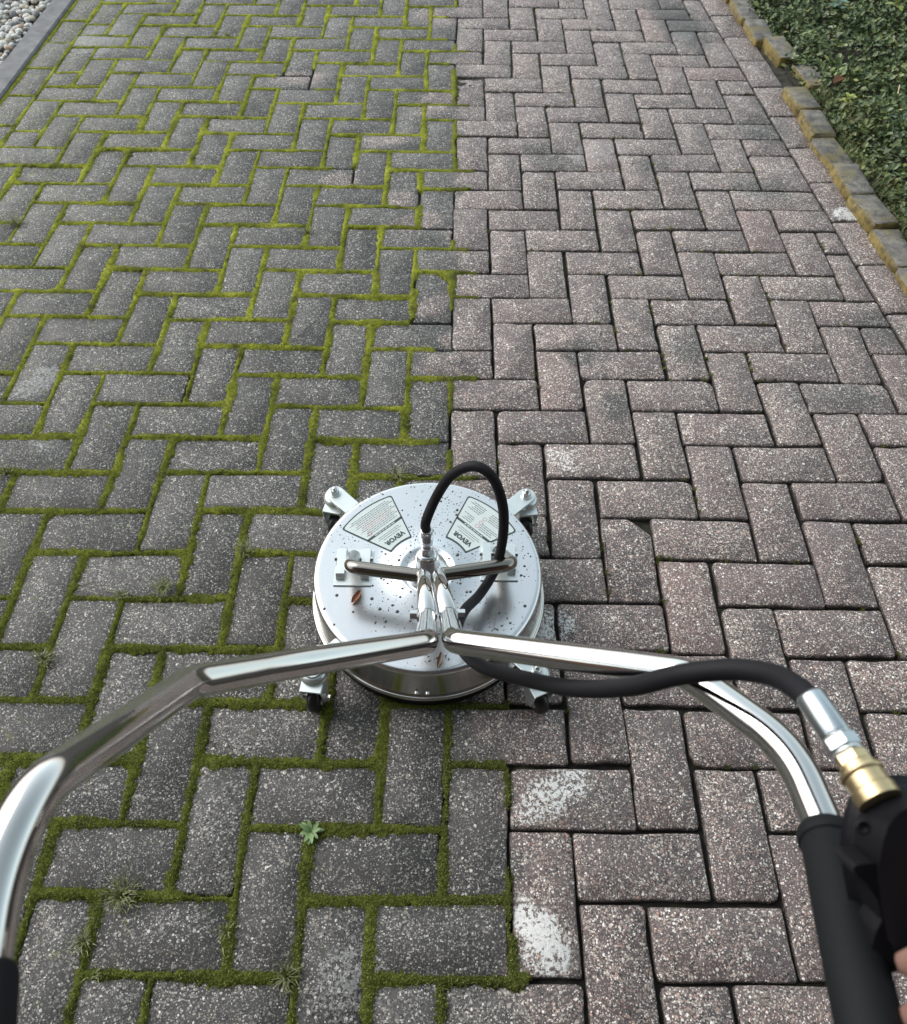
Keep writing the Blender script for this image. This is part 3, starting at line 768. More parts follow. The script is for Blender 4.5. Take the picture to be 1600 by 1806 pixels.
def blades(n, xr, yr, lmin, lmax, name, mat, wid=.0009):
    e = nrng.uniform(*xr, n); y = nrng.uniform(*yr, n); X = XR(y) + 1.5 + e; z = soil_h(X, y)
    keep = nrng.random(n) < np.clip(1.6 * vnoise(X, y, .8, 41) - .25, .06, 1); X, y, z = X[keep] * U, y[keep] * U, z[keep]; n = len(X)
    P = np.c_[X, y, z]; a = nrng.uniform(0, 2 * np.pi, n); l = nrng.uniform(lmin, lmax, n); t1 = nrng.uniform(.1, .7, n); t2 = t1 + nrng.uniform(.2, .9, n)
    f = lambda t: np.c_[np.cos(a) * np.sin(t), np.sin(a) * np.sin(t), np.cos(t)]
    m = P + f(t1) * (l * .55)[:, None]; e_ = m + f(t2) * (l * .45)[:, None]; S = np.c_[-np.sin(a), np.cos(a), 0 * a] * wid
    V = np.empty((n, 5, 3)); V[:, 0] = P - S; V[:, 1] = P + S; V[:, 2] = m - S * .8; V[:, 3] = m + S * .8; V[:, 4] = e_
    b = np.arange(n)[:, None] * 5; T = np.concatenate([b + np.array(t) for t in ((0, 1, 3), (0, 3, 2), (2, 3, 4))])
    return link(name, npmesh(name, V.reshape(-1, 3), T, mat))
o = blades(26000, (.0, 6), (-2, 12), .02, .055, 'grass', MAT['blade'])
tag(o, 'thin pale green grass growing through the ground cover by the edging', 'grass', kind='stuff')

# ------------------------------------------------------------------ unseen building added behind the viewer to shade the near paving and chrome
MAT['wall'] = simple('house_brick', (.13, .075, .055), .9, noise=(25, .3)); MAT['door'] = simple('brown_door', (.06, .035, .022), .5, noise=(30, .3)); MAT['tile'] = simple('roof_tile', (.05, .045, .045), .8, noise=(20, .3)); MAT['fascia'] = simple('fascia', (.10, .09, .08), .6)
HY = -2.85
shade_house = empty('shade_house', (0, HY - 2, 0), 'unseen brick building with a brown garage door, added to shade the near paving', 'shade_house')
for nm, c_, d_, m_ in (('wall', (-2.6, HY - .15, 1.3), (2.6, .3, 2.74), 'wall'), ('wall', (2.6, HY - .15, 1.3), (2.6, .3, 2.74), 'wall'), ('lintel', (0, HY - .15, 2.42), (2.58, .28, .5), 'wall'), ('wall', (0, HY - 4.0, 1.3), (7.8, .3, 2.74), 'wall'), ('wall', (-3.75, HY - 2.1, 1.3), (.3, 3.5, 2.74), 'wall'), ('wall', (3.75, HY - 2.1, 1.3), (.3, 3.5, 2.74), 'wall'), ('soffit', (0, HY + .20, 2.70), (8.4, 1.1, .05), 'fascia'), ('fascia', (0, HY + .76, 2.76), (8.4, .03, .18), 'fascia')):
    MB().box(c_, d_).build(nm, MAT[m_], shade_house)
for q in range(5):
    MB().box((0, HY - .2, .24 + .43 * q), (2.5, .06, .42)).build('door_panel', MAT['door'], shade_house)
rf = MB(); rf.add([(-4.2, HY + .8, 2.86), (4.2, HY + .8, 2.86), (4.2, HY - 2, 4.6), (-4.2, HY - 2, 4.6), (-4.2, HY - 4.8, 2.86), (4.2, HY - 4.8, 2.86)], [(0, 1, 2, 3), (3, 2, 5, 4), (0, 3, 4), (1, 5, 2)], False)
rf.build('roof', MAT['tile'], shade_house)

# ------------------------------------------------------------------ small plants on the paving
def tuft(px, py, n, l, spread, label, mat=None, grp='grass tufts in the mossy joints'):
    c = on(px, py, .001); b = MB(); n = int(n * 1.5); l *= .85
    for q in range(n):
        a = rng.uniform(0, 6.28); r0 = abs(rng.gauss(0, spread * .45)); p = Vector((math.cos(a) * r0, math.sin(a) * r0, 0))
        a2 = a + rng.gauss(0, .9); L = l * rng.uniform(.4, 1.1); t1 = rng.uniform(.2, .9); t2 = t1 + rng.uniform(.3, 1.0)
        f = lambda t: Vector((math.cos(a2) * math.sin(t), math.sin(a2) * math.sin(t), math.cos(t)))
        m = p + f(t1) * L * .5; e = m + f(t2) * L * .5; S = Vector((-math.sin(a2), math.cos(a2), 0)) * .0007
        b.add([p - S, p + S, m + S * .8, m - S * .8, e], [(0, 1, 2, 3), (3, 2, 4)], False)
    o = b.build('grass_tuft', mat or MAT['tuft'], fixn=False); o.location = c
    return tag(o, label, 'grass tuft', grp)
MAT['tuft'] = leaf_mat('tuft_blade', [(0, (.11, .135, .04)), (.4, (.18, .21, .065)), (.75, (.28, .29, .14)), (1, (.38, .36, .24))], .6)
tuft(432, 972, 60, .028, .022, 'pale grass tuft in the joint left of the steel deck')
tuft(290, 1040, 80, .03, .022, 'bushy bright grass tuft at the corner of the mossy brick above the left handlebar')
tuft(215, 1052, 36, .022, .016, 'low sparse grass tuft just left of the bushy bright tuft')
tuft(215, 1580, 120, .032, .034, 'large straggling straw green tuft in the joint near the left grip')
tuft(28, 395, 70, .035, .03, 'dark grass tuft at the far left edge of the mossy pavers')
tuft(505, 1722, 46, .035, .014, 'upright light green tuft in the joint near the bottom of the photo')
tuft(80, 1165, 60, .028, .018, 'greyish tuft in a side joint above the bend of the left handlebar')
tuft(700, 838, 40, .032, .022, 'flat spreading grass tuft just behind the rim of the steel deck')
tuft(400, 1645, 24, .022, .012, 'tiny dry tuft in the joint right of the large straggling tuft')
tuft(150, 1660, 44, .026, .016, 'green tuft in the joint just above the left grip')
tuft(170, 1720, 24, .016, .010, 'small leafy green tuft in the joint beside the left grip')
tuft(555, 1235, 26, .028, .010, 'straw coloured tuft right of the rear left caster wheel')
tuft(540, 410, 60, .022, .02, 'yellow green tuft on the moss halfway up the mossy side')
tuft(400, 60 + 2, 40, .02, .02, 'faint grey green tuft far up the mossy side')
tuft(10, 835, 40, .026, .02, 'grass tuft at the left edge of the photo in a mossy joint')
# rosette weed
def leaf_strip(b, p, d, s, n, L, W, lobes=0):
    m = 6; vs = []
    for q in range(m + 1):
        t = q / m; w = W * math.sin(math.pi * min(1, .12 + t * .9)) ** .8 * (.5 + .75 * t) * (1 + (.18 if q % 2 else -.12) * (lobes > 0)) if q < m else .0004
        c = p + d * L * t + n * (L * (.35 * t - .42 * t * t))
        vs += [c - s * w + n * w * .25, c, c + s * w + n * w * .25]
    fs = []
    for q in range(m):
        a = q * 3; fs += [(a, a + 1, a + 4, a + 3), (a + 1, a + 2, a + 5, a + 4)]
    b.add(vs, fs, True)
MAT['weed'] = leaf_mat('rosette_leaf', [(0, (.11, .19, .07)), (.5, (.16, .25, .10)), (1, (.22, .31, .14))], .5)
c = on(549, 1468, .003); root = empty('weed', c, 'small green rosette weed growing in a mossy joint below the machine', 'weed')
for q in range(11):
    a = q * 2.4 + rng.uniform(-.2, .2); el = .2 + .04 * q; b = MB()
    d = Vector((math.cos(a) * math.cos(el), math.sin(a) * math.cos(el), math.sin(el))); s = Vector((-math.sin(a), math.cos(a), 0)); n = s.cross(d) * -1
    if n.z < 0: n = -n
    leaf_strip(b, c, d, s, n, rng.uniform(.016, .024), .0042, 1); b.build('leaf', MAT['weed'], root, fixn=False)
def sprig(px, py, z, label, n, L, mat, name='seedling', h=.05):
    c = on(px, py, z); root = empty(name, c, label, 'plant')
    st = MB(); st.tube([c, c + Vector((.002, 0, h))], .0012, 6); st.build('stem', mat, root)
    for q in range(n):
        a = q * 2.4 + rng.uniform(-.3, .3); hh = h * (.35 + .65 * q / n); el = rng.uniform(.0, .6); b = MB()
        d = Vector((math.cos(a) * math.cos(el), math.sin(a) * math.cos(el), math.sin(el))); s = Vector((-math.sin(a), math.cos(a), 0)); nn = d.cross(s)
        if nn.z < 0: nn = -nn
        leaf_strip(b, c + Vector((0, 0, hh)), d, s, nn, L * rng.uniform(.7, 1.2), L * .28); b.build('leaf', mat, root, fixn=False)
MAT['lime'] = leaf_mat('lime_leaf', [(0, (.20, .26, .05)), (1, (.38, .40, .10))])
MAT['teal'] = leaf_mat('blue_green_leaf', [(0, (.07, .14, .09)), (1, (.16, .25, .17))])
sprig(1490, 190, .02, 'lime yellow seedling beside the edging bricks', 9, .028, MAT['lime'], h=.04)
sprig(1585, 245, .02, 'blue green leafy plant at the right edge of the garden bed', 12, .05, MAT['teal'], 'leafy_plant')
sprig(1572, 30, .06, 'tall bright leafy plant in the top right corner of the garden bed', 12, .05, MAT['lime'], 'leafy_plant', .09)
sprig(1470, 30, .04, 'grey green plant among the ground cover at the top of the garden bed', 12, .045, MAT['teal'], 'leafy_plant', .06)
tw = MB(); a = on(1575, 195, .035); b_ = on(1587, 150, .075); tw.tube([a, (a + b_) / 2 + Vector((.002, 0, .002)), b_], [.002, .0022, .0016], 8)
MAT['straw'] = simple('straw', (.55, .47, .28), .7); tag(tw.build('twig', MAT['straw']), 'pale straw coloured stick standing in the ground cover', 'twig')
MAT['dead'] = simple('dead_leaf', (.24, .10, .045), .6, noise=(90, .5)); MAT['dead2'] = simple('dead_leaf_dark', (.13, .085, .05), .6, noise=(200, .6))
def dead_leaf(c, ang, L, W, mat, label, curl=.5):
    b = MB(); m = 7; vs = []
    d = Vector((math.cos(ang), math.sin(ang), 0)); s = Vector((-math.sin(ang), math.cos(ang), 0))
    for q in range(m + 1):
        t = q / m; w = W * math.sin(math.pi * (t * .93 + .04)) ** .7 * rng.uniform(.75, 1.15); up = L * (.1 + curl * (t - .4) ** 2)
        for u in (-1, -.45, 0, .5, 1): vs.append(c + d * L * (t - .5) + s * (w * u * (.75 if u > 0 else 1)) + Vector((0, 0, up * .5 + abs(u) ** 1.5 * w * .9 + rng.uniform(0, .001))))
    fs = [(q * 5 + u, q * 5 + u + 1, q * 5 + u + 6, q * 5 + u + 5) for q in range(m) for u in range(4)]
    o = b.add(vs, fs, True).build('dead_leaf', mat, fixn=False); return tag(o, label, 'leaf', 'fallen leaves')
ZT = .12
dead_leaf(on(629, 1054, ZT + .001), 1.05, .027, .0062, MAT['dead'], 'curled brown leaf lying on the left of the steel deck')
dead_leaf(on(775, 1166, ZT + .001), 1.35, .028, .0045, MAT['dead2'], 'narrow grey brown leaf lying on the near part of the steel deck', .9)
dead_leaf(on(1478, 146, .05), .6, .055, .018, MAT['dead'], 'rusty brown dead leaf lying in the garden bed by the edging bricks')

# ------------------------------------------------------------------ the surface cleaner
CX, CY = -.138, -.929
cl = empty('surface_cleaner', (CX, CY, 0), 'round stainless steel pressure washer surface cleaner with two handlebars on the pavers', 'surface cleaner')
def ring(r, n=96): return [(CX + r * math.cos(2 * math.pi * i / n), CY + r * math.sin(2 * math.pi * i / n)) for i in range(n)]
RD = .2040
prof = [(0, ZT - .0002), (.0445, ZT - .0002), (.0455, ZT + .0009), (.0525, ZT + .0009), (.0540, ZT), (.10, ZT + .0003), (.15, ZT), (.185, ZT + .0004), (.1925, ZT + .0006)]
for q in range(7):
    w = q / 6 * math.pi / 2; prof.append((.1935 + .0095 * math.sin(w), ZT + .0006 - .0095 + .0095 * math.cos(w)))
deck = MB().lathe(prof, (CX, CY, 0), seg=128).build('deck', MAT['deck'], cl)
prof2 = [(.2031, ZT - .0088), (.2036, .100), (.2050, .075), (.2068, .055), (.2085, .047), (.2085, .0455), (.2110, .0455), (.2135, .0440), (.2145, .0410), (.2135, .0380), (.2105, .0370), (.205, .037), (.200, .036), (.18, .036), (0, .036)]
MB().lathe(prof2, (CX, CY, 0), seg=128).build('skirt', MAT['skirt'], cl)
MB().lathe([(.2085, .0371), (.2090, .012), (.204, .010), (.196, .012), (.195, .036)], (CX, CY, 0), seg=96).build('brush_ring', MAT['rubber'], cl)
for px in (735, 754):
    p = on(px, 1216, .06); d = Vector((p.x - CX, p.y - CY, 0)).normalized(); p = Vector((CX, CY, .058)) + d * .2062
    MB().lathe([(.0034, -.001), (.0034, .004), (.0026, .0055), (0, .006)], p, d, 12).build('stud', MAT['bolt'], cl)
# droplets on the deck
db = MB()
def drop(x, y, r):
    n = 8; vs = [(x + r * math.cos(6.283 * i / n), y + r * math.sin(6.283 * i / n), ZT + .0002) for i in range(n)]
    vs += [(x + r * .7 * math.cos(6.283 * i / n), y + r * .7 * math.sin(6.283 * i / n), ZT + .0002 + r * .4) for i in range(n)] + [(x, y, ZT + .0002 + r * .55)]
    db.add(vs, [(i, (i + 1) % n, n + (i + 1) % n, n + i) for i in range(n)] + [(n + i, n + (i + 1) % n, 2 * n) for i in range(n)], True)
for _ in range(2300):
    r_ = .198 * math.sqrt(rng.random()); a = rng.uniform(0, 6.283); s_ = min(.0036, .0005 + rng.expovariate(1 / .00050))
    if float(vnoise(np.array([CX + r_ * math.cos(a)]), np.array([CY + r_ * math.sin(a)]), 16, 51)[0]) + rng.uniform(-.25, .25) < .42: continue
    if s_ > .0009 and .074 < r_ < .185 and (abs(math.degrees(a) - 133.3) < 20 or abs(math.degrees(a) - 47) < 20): continue
    drop(CX + r_ * math.cos(a), CY + r_ * math.sin(a), s_)
for px, py in ((572, 1074), (589, 1102), (670, 1074), (656, 1056), (710, 1038), (706, 1053), (662, 1098), (680, 1096), (623, 1079), (837, 1066), (926, 1069), (900, 1099), (880, 1080), (704, 988), (812, 1029), (724, 974), (594, 1050), (770, 1160)):
    p = on(px, py, ZT); drop(p.x, p.y, rng.uniform(.0022, .0034))
d_ = db.build('water_droplet', MAT['drop'], deck, fixn=False); d_['kind'] = 'stuff'

# stickers
def sector(r0, r1, a0, a1, z, inset=0.0, n=14, rc=.006):
    """rounded annular sector in the machine's plan"""
    def P(r, a): return Vector((r * math.cos(a), r * math.sin(a)))
    r0 += inset; r1 -= inset; ia0 = a0 + inset / r0; ib0 = a0 + inset / r1
    out = []
    for i in range(n + 1): out.append(P(r1, a0 + inset / r1 + (a1 - a0 - 2 * inset / r1) * i / n))
    for i in range(n + 1): out.append(P(r0, a1 - inset / r0 - (a1 - a0 - 2 * inset / r0) * i / n))
    # round the four corners
    m = len(out); res = []
    corners = {0, n, n + 1, 2 * n + 1}
    for i, p in enumerate(out):
        if i in corners:
            a = out[i - 1]; b = out[(i + 1) % m]; da = (a - p).normalized(); dbb = (b - p).normalized(); rr = min(rc, (a - p).length * .6, (b - p).length * .6) if (i in (0, n)) else min(rc * .8, (a - p).length * .6, (b - p).length * .6)
            p0 = p + da * rr; p1 = p + dbb * rr
            for t in (0, .33, .67, 1): res.append(p0 * (1 - t) ** 2 + p * 2 * t * (1 - t) + p1 * t * t)
        else: res.append(p)
    return [Vector((CX + q.x, CY + q.y, z)) for q in res]
def flat(poly, name, mat, parent):
    b = MB(); b.add(poly, [tuple(range(len(poly)))], False); return b.build(name, mat, parent, fixn=False)
def band(outer, inner, name, mat, parent):
    n = len(outer); b = MB(); b.add(outer + inner, [(i, (i + 1) % n, n + (i + 1) % n, n + i) for i in range(n)], False); return b.build(name, mat, parent, fixn=False)
def sticker(a_mid, half, label, pictos):
    a0, a1 = R(a_mid - half), R(a_mid + half); z = ZT + .0009
    st = flat(sector(.0755, .1815, a0, a1, z), 'sticker', MAT['sticker'], cl); st['label'] = label
    band(sector(.0755, .1815, a0, a1, z + .0002), sector(.0755, .1815, a0, a1, z + .0002, .0026), 'border', MAT['ink'], st)
    rad = Vector((math.cos(R(a_mid)), math.sin(R(a_mid)), 0)); tan = Vector((math.sin(R(a_mid)), -math.cos(R(a_mid)), 0)); o = Vector((CX, CY, 0))
    # reading direction: clockwise, letters' tops towards the hub -> text runs along -tan' with up = -rad
    rd = Vector((-rad.y, rad.x, 0)); up = -rad                    # rd x up = +z
    if rd.cross(up).z < 0: rd = -rd
    def strip(b, r, t0, t1, h):
        c = o + rad * r; b.add([c + rd * t0 - up * h / 2 + Vector((0, 0, z + .0002)), c + rd * t1 - up * h / 2 + Vector((0, 0, z + .0002)), c + rd * t1 + up * h / 2 + Vector((0, 0, z + .0002)), c + rd * t0 + up * h / 2 + Vector((0, 0, z + .0002))], [(0, 1, 2, 3)], False)
    wd = lambda r: math.tan(R(half)) * r
    b = MB(); r = .1185; strip(b, r, -wd(r) + .001, wd(r) - .001, .0052); b.build('divider', MAT['ink'], st, fixn=False)
    b = MB(); t = -wd(r) * .55
    while t < wd(r) * .5:
        w = rng.uniform(.004, .009); 
        c = o + rad * r; zz = Vector((0, 0, z + .0004)); h = .0018
        b.add([c + rd * t - up * h / 2 + zz, c + rd * (t + w) - up * h / 2 + zz, c + rd * (t + w) + up * h / 2 + zz, c + rd * t + up * h / 2 + zz], [(0, 1, 2, 3)], False); t += w + .0016
    b.build('heading', MAT['sticker'], st, fixn=False)
    # brand lettering near the hub
    cu = bpy.data.curves.new('lettering', 'FONT'); cu.body = 'VEVOR'; cu.size = .0128; cu.align_x = 'CENTER'; cu.align_y = 'CENTER'; cu.offset = .0007; cu.space_character = 1.05
    cu.materials.append(MAT['ink']); cu.resolution_u = 3
    tx = bpy.data.objects.new('lettering', cu); COL.objects.link(tx)
    bpy.context.view_layer.update()
    me = bpy.data.meshes.new_from_object(tx.evaluated_get(bpy.context.evaluated_depsgraph_get())); bpy.data.objects.remove(tx); tx = bpy.data.objects.new('lettering', me); COL.objects.link(tx)
    loc = o + rad * .0905 + Vector((0, 0, z + .0003))
    tx.location = loc; tx.rotation_euler = (0, 0, math.atan2(rd.y, rd.x)); put(tx, st)
    # fine print: broken grey lines
    b = MB(); b2 = MB()
    for r, f in ((.100, .55), (.1045, .72), (.1085, .62)):
        t = -wd(r) * f
        while t < wd(r) * f:
            w = rng.uniform(.002, .006); strip(b, r, t, min(t + w, wd(r) * f), .0011); t += w + .0009
    rows = [.127 + .0041 * q for q in range(11)]
    for q, r in enumerate(rows):
        if pictos and q in (4, 5): continue
        f0, f1 = -.82 + .12 * math.sin(q * 2.1), (.80 - .1 * (q % 3)); t = wd(r) * f0; red = (not pictos and q in (3, 4, 6))
        while t < wd(r) * f1:
            w = rng.uniform(.0025, .008); 
            if not pictos or abs(t - wd(r) * .02) > .008: strip(b2 if red and rng.random() < .7 else b, r, t, min(t + w, wd(r) * f1), .0013)
            t += w + .0011
    b.build('fine_print', MAT['ink_grey'], st, fixn=False)
    if b2.v: b2.build('red_print', MAT['ink_red'], st, fixn=False)
    if pictos:
        for q in range(3):
            c = o + rad * (.130 + .0105 * q) + rd * 0 + Vector((0, 0, z + .0002)); n = 14
            ou = [c + Vector((math.cos(6.283 * i / n), math.sin(6.283 * i / n), 0)) * .0042 for i in range(n)]; ii = [c + Vector((math.cos(6.283 * i / n), math.sin(6.283 * i / n), 0)) * .0034 for i in range(n)]
            band(ou, ii, 'pictogram', MAT['ink_red'], st)
    else:
        c = o + rad * .1285 + rd * (wd(.1285) * .62) + Vector((0, 0, z + .0002)); n = 4
        band([c + (rd * x + up * y_) * .004 for x, y_ in ((-1, -1), (1, -1), (1, 1), (-1, 1))], [c + (rd * x + up * y_) * .0031 for x, y_ in ((-1, -1), (1, -1), (1, 1), (-1, 1))], 'pictogram', MAT['ink_red'], st)
sticker(133.3, 19.2, 'left warning sticker with dense lines of text', False)
sticker(47.0, 19.6, 'right warning sticker with round red pictograms', True)

# casters on flat arms
def caster(ang, trail, toe):
    a = R(ang); d = Vector((math.cos(a), math.sin(a), 0)); s = Vector((-d.y, d.x, 0)); o = Vector((CX, CY, 0))
    root = MB(); zt = .098
    # flat arm with a rounded end, welded under the deck
    w = .0172; poly = [o + d * .196 - s * w, o + d * .262 - s * w]
    for q in range(1, 8):
        t = -math.pi / 2 + math.pi * q / 8; poly.append(o + d * (.262 + w * math.cos(t)) + s * (w * math.sin(t)))
    poly += [o + d * .262 + s * w, o + d * .196 + s * w]
    root.prism([p + Vector((0, 0, zt)) for p in poly], (0, 0, 1), .003, .001)
    arm = root.build('caster', MAT['zinc'], cl)
    c = o + d * .262
    MB().lathe([(.0115, zt + .003), (.0115, zt + .0048), (0, zt + .0048)], c, seg=20, smooth=False).build('washer', MAT['zinc'], arm)
    MB().lathe([(.0085, zt + .0048), (.0085, zt + .0125), (.0075, zt + .0135), (0, zt + .0135)], c, seg=6, smooth=False).build('nut', MAT['bolt'], arm)
    MB().lathe([(.0042, zt + .0135), (.0042, zt + .0185), (.003, zt + .0195), (0, zt + .0195)], c, seg=12).build('bolt', MAT['bolt'], arm)
    # swivel race
    MB().lathe([(.0, zt - .003), (.017, zt - .003), (.022, zt - .006), (.022, zt - .0095), (.018, zt - .011), (.024, zt - .0135), (.024, zt - .0165), (0, zt - .0165)], c, seg=28).build('swivel', MAT['zinc'], arm)
    # fork and wheel, trailing
    td = Vector((math.sin(R(trail)), -math.cos(R(trail)), 0)); ts = Vector((-td.y, td.x, 0)); wc = c + td * .018 + Vector((0, 0, .0275))
    f = MB()
    top = [c - td * .018 + ts * .019, c - td * .018 - ts * .019, c + td * .034 - ts * .0175, c + td * .034 + ts * .0175]
    f.prism([p + Vector((0, 0, zt - .019)) for p in top], (0, 0, 1), .0022)
    for sg in (-1, 1):
        q0 = ts * sg * .0175
        pl = [c - td * .016 + q0 + Vector((0, 0, zt - .0205)), c + td * .034 + q0 + Vector((0, 0, zt - .0205)), wc + td * .010 + q0 + Vector((0, 0, .002)), wc + q0 + Vector((0, 0, -.009)), wc - td * .010 + q0 + Vector((0, 0, -.001))]
        f.prism(pl, ts, .0011)
    f.build('fork', MAT['zinc'], arm)
    hw = .0112
    MB().lathe([(.012, -hw), (.0215, -hw), (.0260, -hw + .004), (.0272, -.003), (.0272, .003), (.0260, hw - .004), (.0215, hw), (.012, hw)], wc, ts, 28).build('wheel', MAT['wheel'], arm)
    MB().lathe([(0, -hw - .001), (.0125, -hw - .001), (.0125, hw + .001), (0, hw + .001)], wc, ts, 20).build('wheel_hub', MAT['hub'], arm)
    MB().lathe([(0, -.0245), (.0045, -.0240), (.0045, -.0195), (.003, -.0195), (.003, .0195), (.006, .0195), (.006, .0245), (0, .025)], wc, ts, 6, False).build('axle', MAT['bolt'], arm)
caster(135, -12, 0); caster(45, 8, 0); caster(225, -6, 0); caster(-45, 24, 0)

# pivot brackets
for sx_, x0 in ((-1, -.131), (1, .126)):
    b = MB(); yb = .050 if sx_ > 0 else .036
    b.box((CX + x0, CY + yb - .036, ZT + .0018), (.066, .076, .003))
    br = b.build('pivot_bracket', MAT['zinc'], cl)
    for s2 in (-1, 1):
        bx = MB(); xx = CX + x0 + s2 * .0215
        poly = [Vector((xx, CY + yb - .062, ZT + .0034)), Vector((xx, CY + yb, ZT + .0034)), Vector((xx, CY + yb, ZT + .013)), Vector((xx, CY + yb - .003, ZT + .015)), Vector((xx, CY + yb - .057, ZT + .015)), Vector((xx, CY + yb - .062, ZT + .011))]
        bx.prism(poly, (1, 0, 0), .0074); bx.build('cheek', MAT['zinc'], br)
    MB().lathe([(0, -.034), (.0045, -.034), (.0045, .034), (0, .034)], (CX + x0, CY + yb - .024, ZT + .0105), (1, 0, 0), 6, False).build('pivot_bolt', MAT['bolt'], br)
# swivel fitting on the hub
MB().lathe([(0, ZT + .0008), (.0335, ZT + .0008), (.0345, ZT + .002), (.0335, ZT + .0075), (.0225, ZT + .009), (.0205, ZT + .012), (.0205, ZT + .038), (.0185, ZT + .045), (.0125, ZT + .052), (0, ZT + .052)], (CX, CY, 0), seg=40).build('swivel_fitting', MAT['deck'], cl)
MB().lathe([(0, .168), (.0122, .168), (.0122, .180), (.0108, .1815), (.0108, .188), (0, .188)], (CX, CY, 0), seg=6, smooth=False).build('hex_nut', MAT['bolt'], cl)
MB().lathe([(.0075, .186), (.0098, .190), (.0098, .196), (.0088, .199), (.0105, .203), (.0112, .215), (.0112, .236), (.0095, .2395), (.0072, .2395)], (CX, CY, 0), seg=24).build('hose_ferrule', MAT['deck'], cl)

# tubes
SA = [at(748, 1016, 1.283), at(773, 1014, 1.283)]; SH = [at(754, 1088, .985), at(791, 1086, .985)]
def arm_tube(q):
    if q == 0: e = Vector((CX - .131, CY + .016, ZT + .013)); p = at(617, 1000, 1.303)
    else: e = Vector((CX + .126, CY + .030, ZT + .013)); p = at(905, 995, 1.303)
    return fillet([e, p, SA[q], SH[q]], [0, .022, .014, 0], 10)
for q, side in enumerate((-1, 1)):
    pth = arm_tube(q); cut = len(pth) - 8
    MB().tube(pth[:cut], .0117, 24).build('cross_arm', MAT['dark_refl'], cl); MB().tube(pth[cut - 1:], .0117, 24).build('lower_tube', MAT['chrome'], cl)
    ax = (SH[q] - SA[q]).normalized(); sd_ = Vector((side, 0, 0))
    MB().lathe([(.0117, -.0012), (.0124, -.0008), (.0124, .0008), (.0112, .0012)], SH[q], ax, 24).build('tube_rim', MAT['chrome'], cl)
    lo = SH[q] - ax * .012
    MB().lathe([(.0062, .0), (.0062, .0095), (0, .0095)], lo + sd_ * .0122, sd_, 6, False).build('clamp_bolt', MAT['bolt'], cl)
    MB().lathe([(.0085, 0), (.0085, .0018), (0, .0018)], lo + sd_ * .0112, sd_, 16, False).build('washer', MAT['bolt'], cl)
LB = [SH[0] - (SH[0] - SA[0]).normalized() * .05, SH[0], at(752, 1133, .84), at(500, 1174, .70), at(335, 1204, .62), at(62, 1392, .434), at(-4, 1540, .408), at(-34, 1720, .388), at(-62, 1940, .345)]
RB = [SH[1] - (SH[1] - SA[1]).normalized() * .05, SH[1], at(801, 1131, .84), at(1105, 1172, .70), at(1215, 1188, .66), at(1395, 1320, .578), at(1458, 1470, .525), at(1472, 1530, .507), at(1532, 1806, .425)]
LR = [0, .10, .032, .5, .045, .06, .2, .2, 0]; RR = [0, .10, .032, .5, .06, .12, .3, .3, 0]
for pth, rd_ in ((LB, LR), (RB, RR)):
    MB().tube(fillet(pth, rd_, 12), [.0110] * 14 + [.0134] * (len(fillet(pth, rd_, 12)) - 14), 28).build('handlebar', MAT['chrome'], cl)
def grip(a, b, col=True):
    a, b = Vector(a), Vector(b); d = (b - a); L = d.length; d.normalize()
    g = MB().lathe([(.0130, 0), (.0168, .0006), (.0174, .004), (.0177, L * .5), (.0174, L - .004), (.016, L), (0, L)], a, d, 32).build('grip', MAT['grip'], cl)
    if col: MB().lathe([(.0130, -.003), (.0182, -.003), (.0190, -.0018), (.0190, .0058), (.0182, .007), (.017, .007)], a, d, 32).build('collar', MAT['grip'], g)
grip(at(-34, 1722, .388), at(-62, 1990, .335), False); grip(at(1459, 1476, .522), at(1560, 1930, .385))

# hoses
hp = [Vector((CX, CY, .232)), Vector((CX, CY, .262)), at(770, 876, 1.268), at(797, 838, 1.225), at(835, 822, 1.195), at(868, 841, 1.195), at(886, 888, 1.225), at(888, 937, 1.275), at(880, 985, 1.325), at(868, 1015, 1.335), at(845, 1050, 1.29), at(820, 1076, 1.215), at(806, 1110, 1.11), at(816, 1145, 1.02), at(852, 1176, .935),
      at(926, 1197, .83), at(1012, 1214, .74), at(1110, 1211, .665), at(1200, 1190, .615), at(1290, 1181, .585), at(1360, 1190, .555), at(1405, 1213, .525), at(1437, 1245, .503)]
MB().tube(spline(hp, 8), .0083, 18).build('hose', MAT['rubber'], cl)

# ------------------------------------------------------------------ spray gun on the end of the hose
gax = (at(1545, 1402, .452) - at(1433, 1234, .500)).normalized()
gun = empty('spray_gun', at(1600, 1500, .44), 'black plastic pressure washer gun held beside the right grip', 'spray gun')
p0 = at(1433, 1234, .500); Lg = (at(1545, 1402, .452) - p0).length
fr = MB().lathe([(.0078, -.002), (.0088, -.003), (.0094, -.001), (.0094, Lg * .40), (.0088, Lg * .42), (0, Lg * .42)], p0, gax, 32); fr = fr.build('hose_ferrule', MAT['ferrule'], gun)
MB().lathe([(.0090, Lg * .415), (.0098, Lg * .425), (.0098, Lg * .435), (0, Lg * .435)], p0, gax, 24).build('ring', MAT['zinc'], fr)
MB().lathe([(.0100, Lg * .435), (.0107, Lg * .445), (.0107, Lg * .545), (.0100, Lg * .56), (0, Lg * .56)], p0, gax, 6, False).build('hex_nut', MAT['ferrule'], fr)
MB().lathe([(.0085, Lg * .56), (.0095, Lg * .57), (.0095, Lg * .605), (0, Lg * .605)], p0, gax, 24).build('ring', MAT['zinc'], fr)
br = MB().lathe([(.0088, Lg * .60), (.0098, Lg * .61), (.0098, Lg * .70), (.0088, Lg * .71), (0, Lg * .71)], p0, gax, 6, False).build('brass_coupling', MAT['brass'], gun)
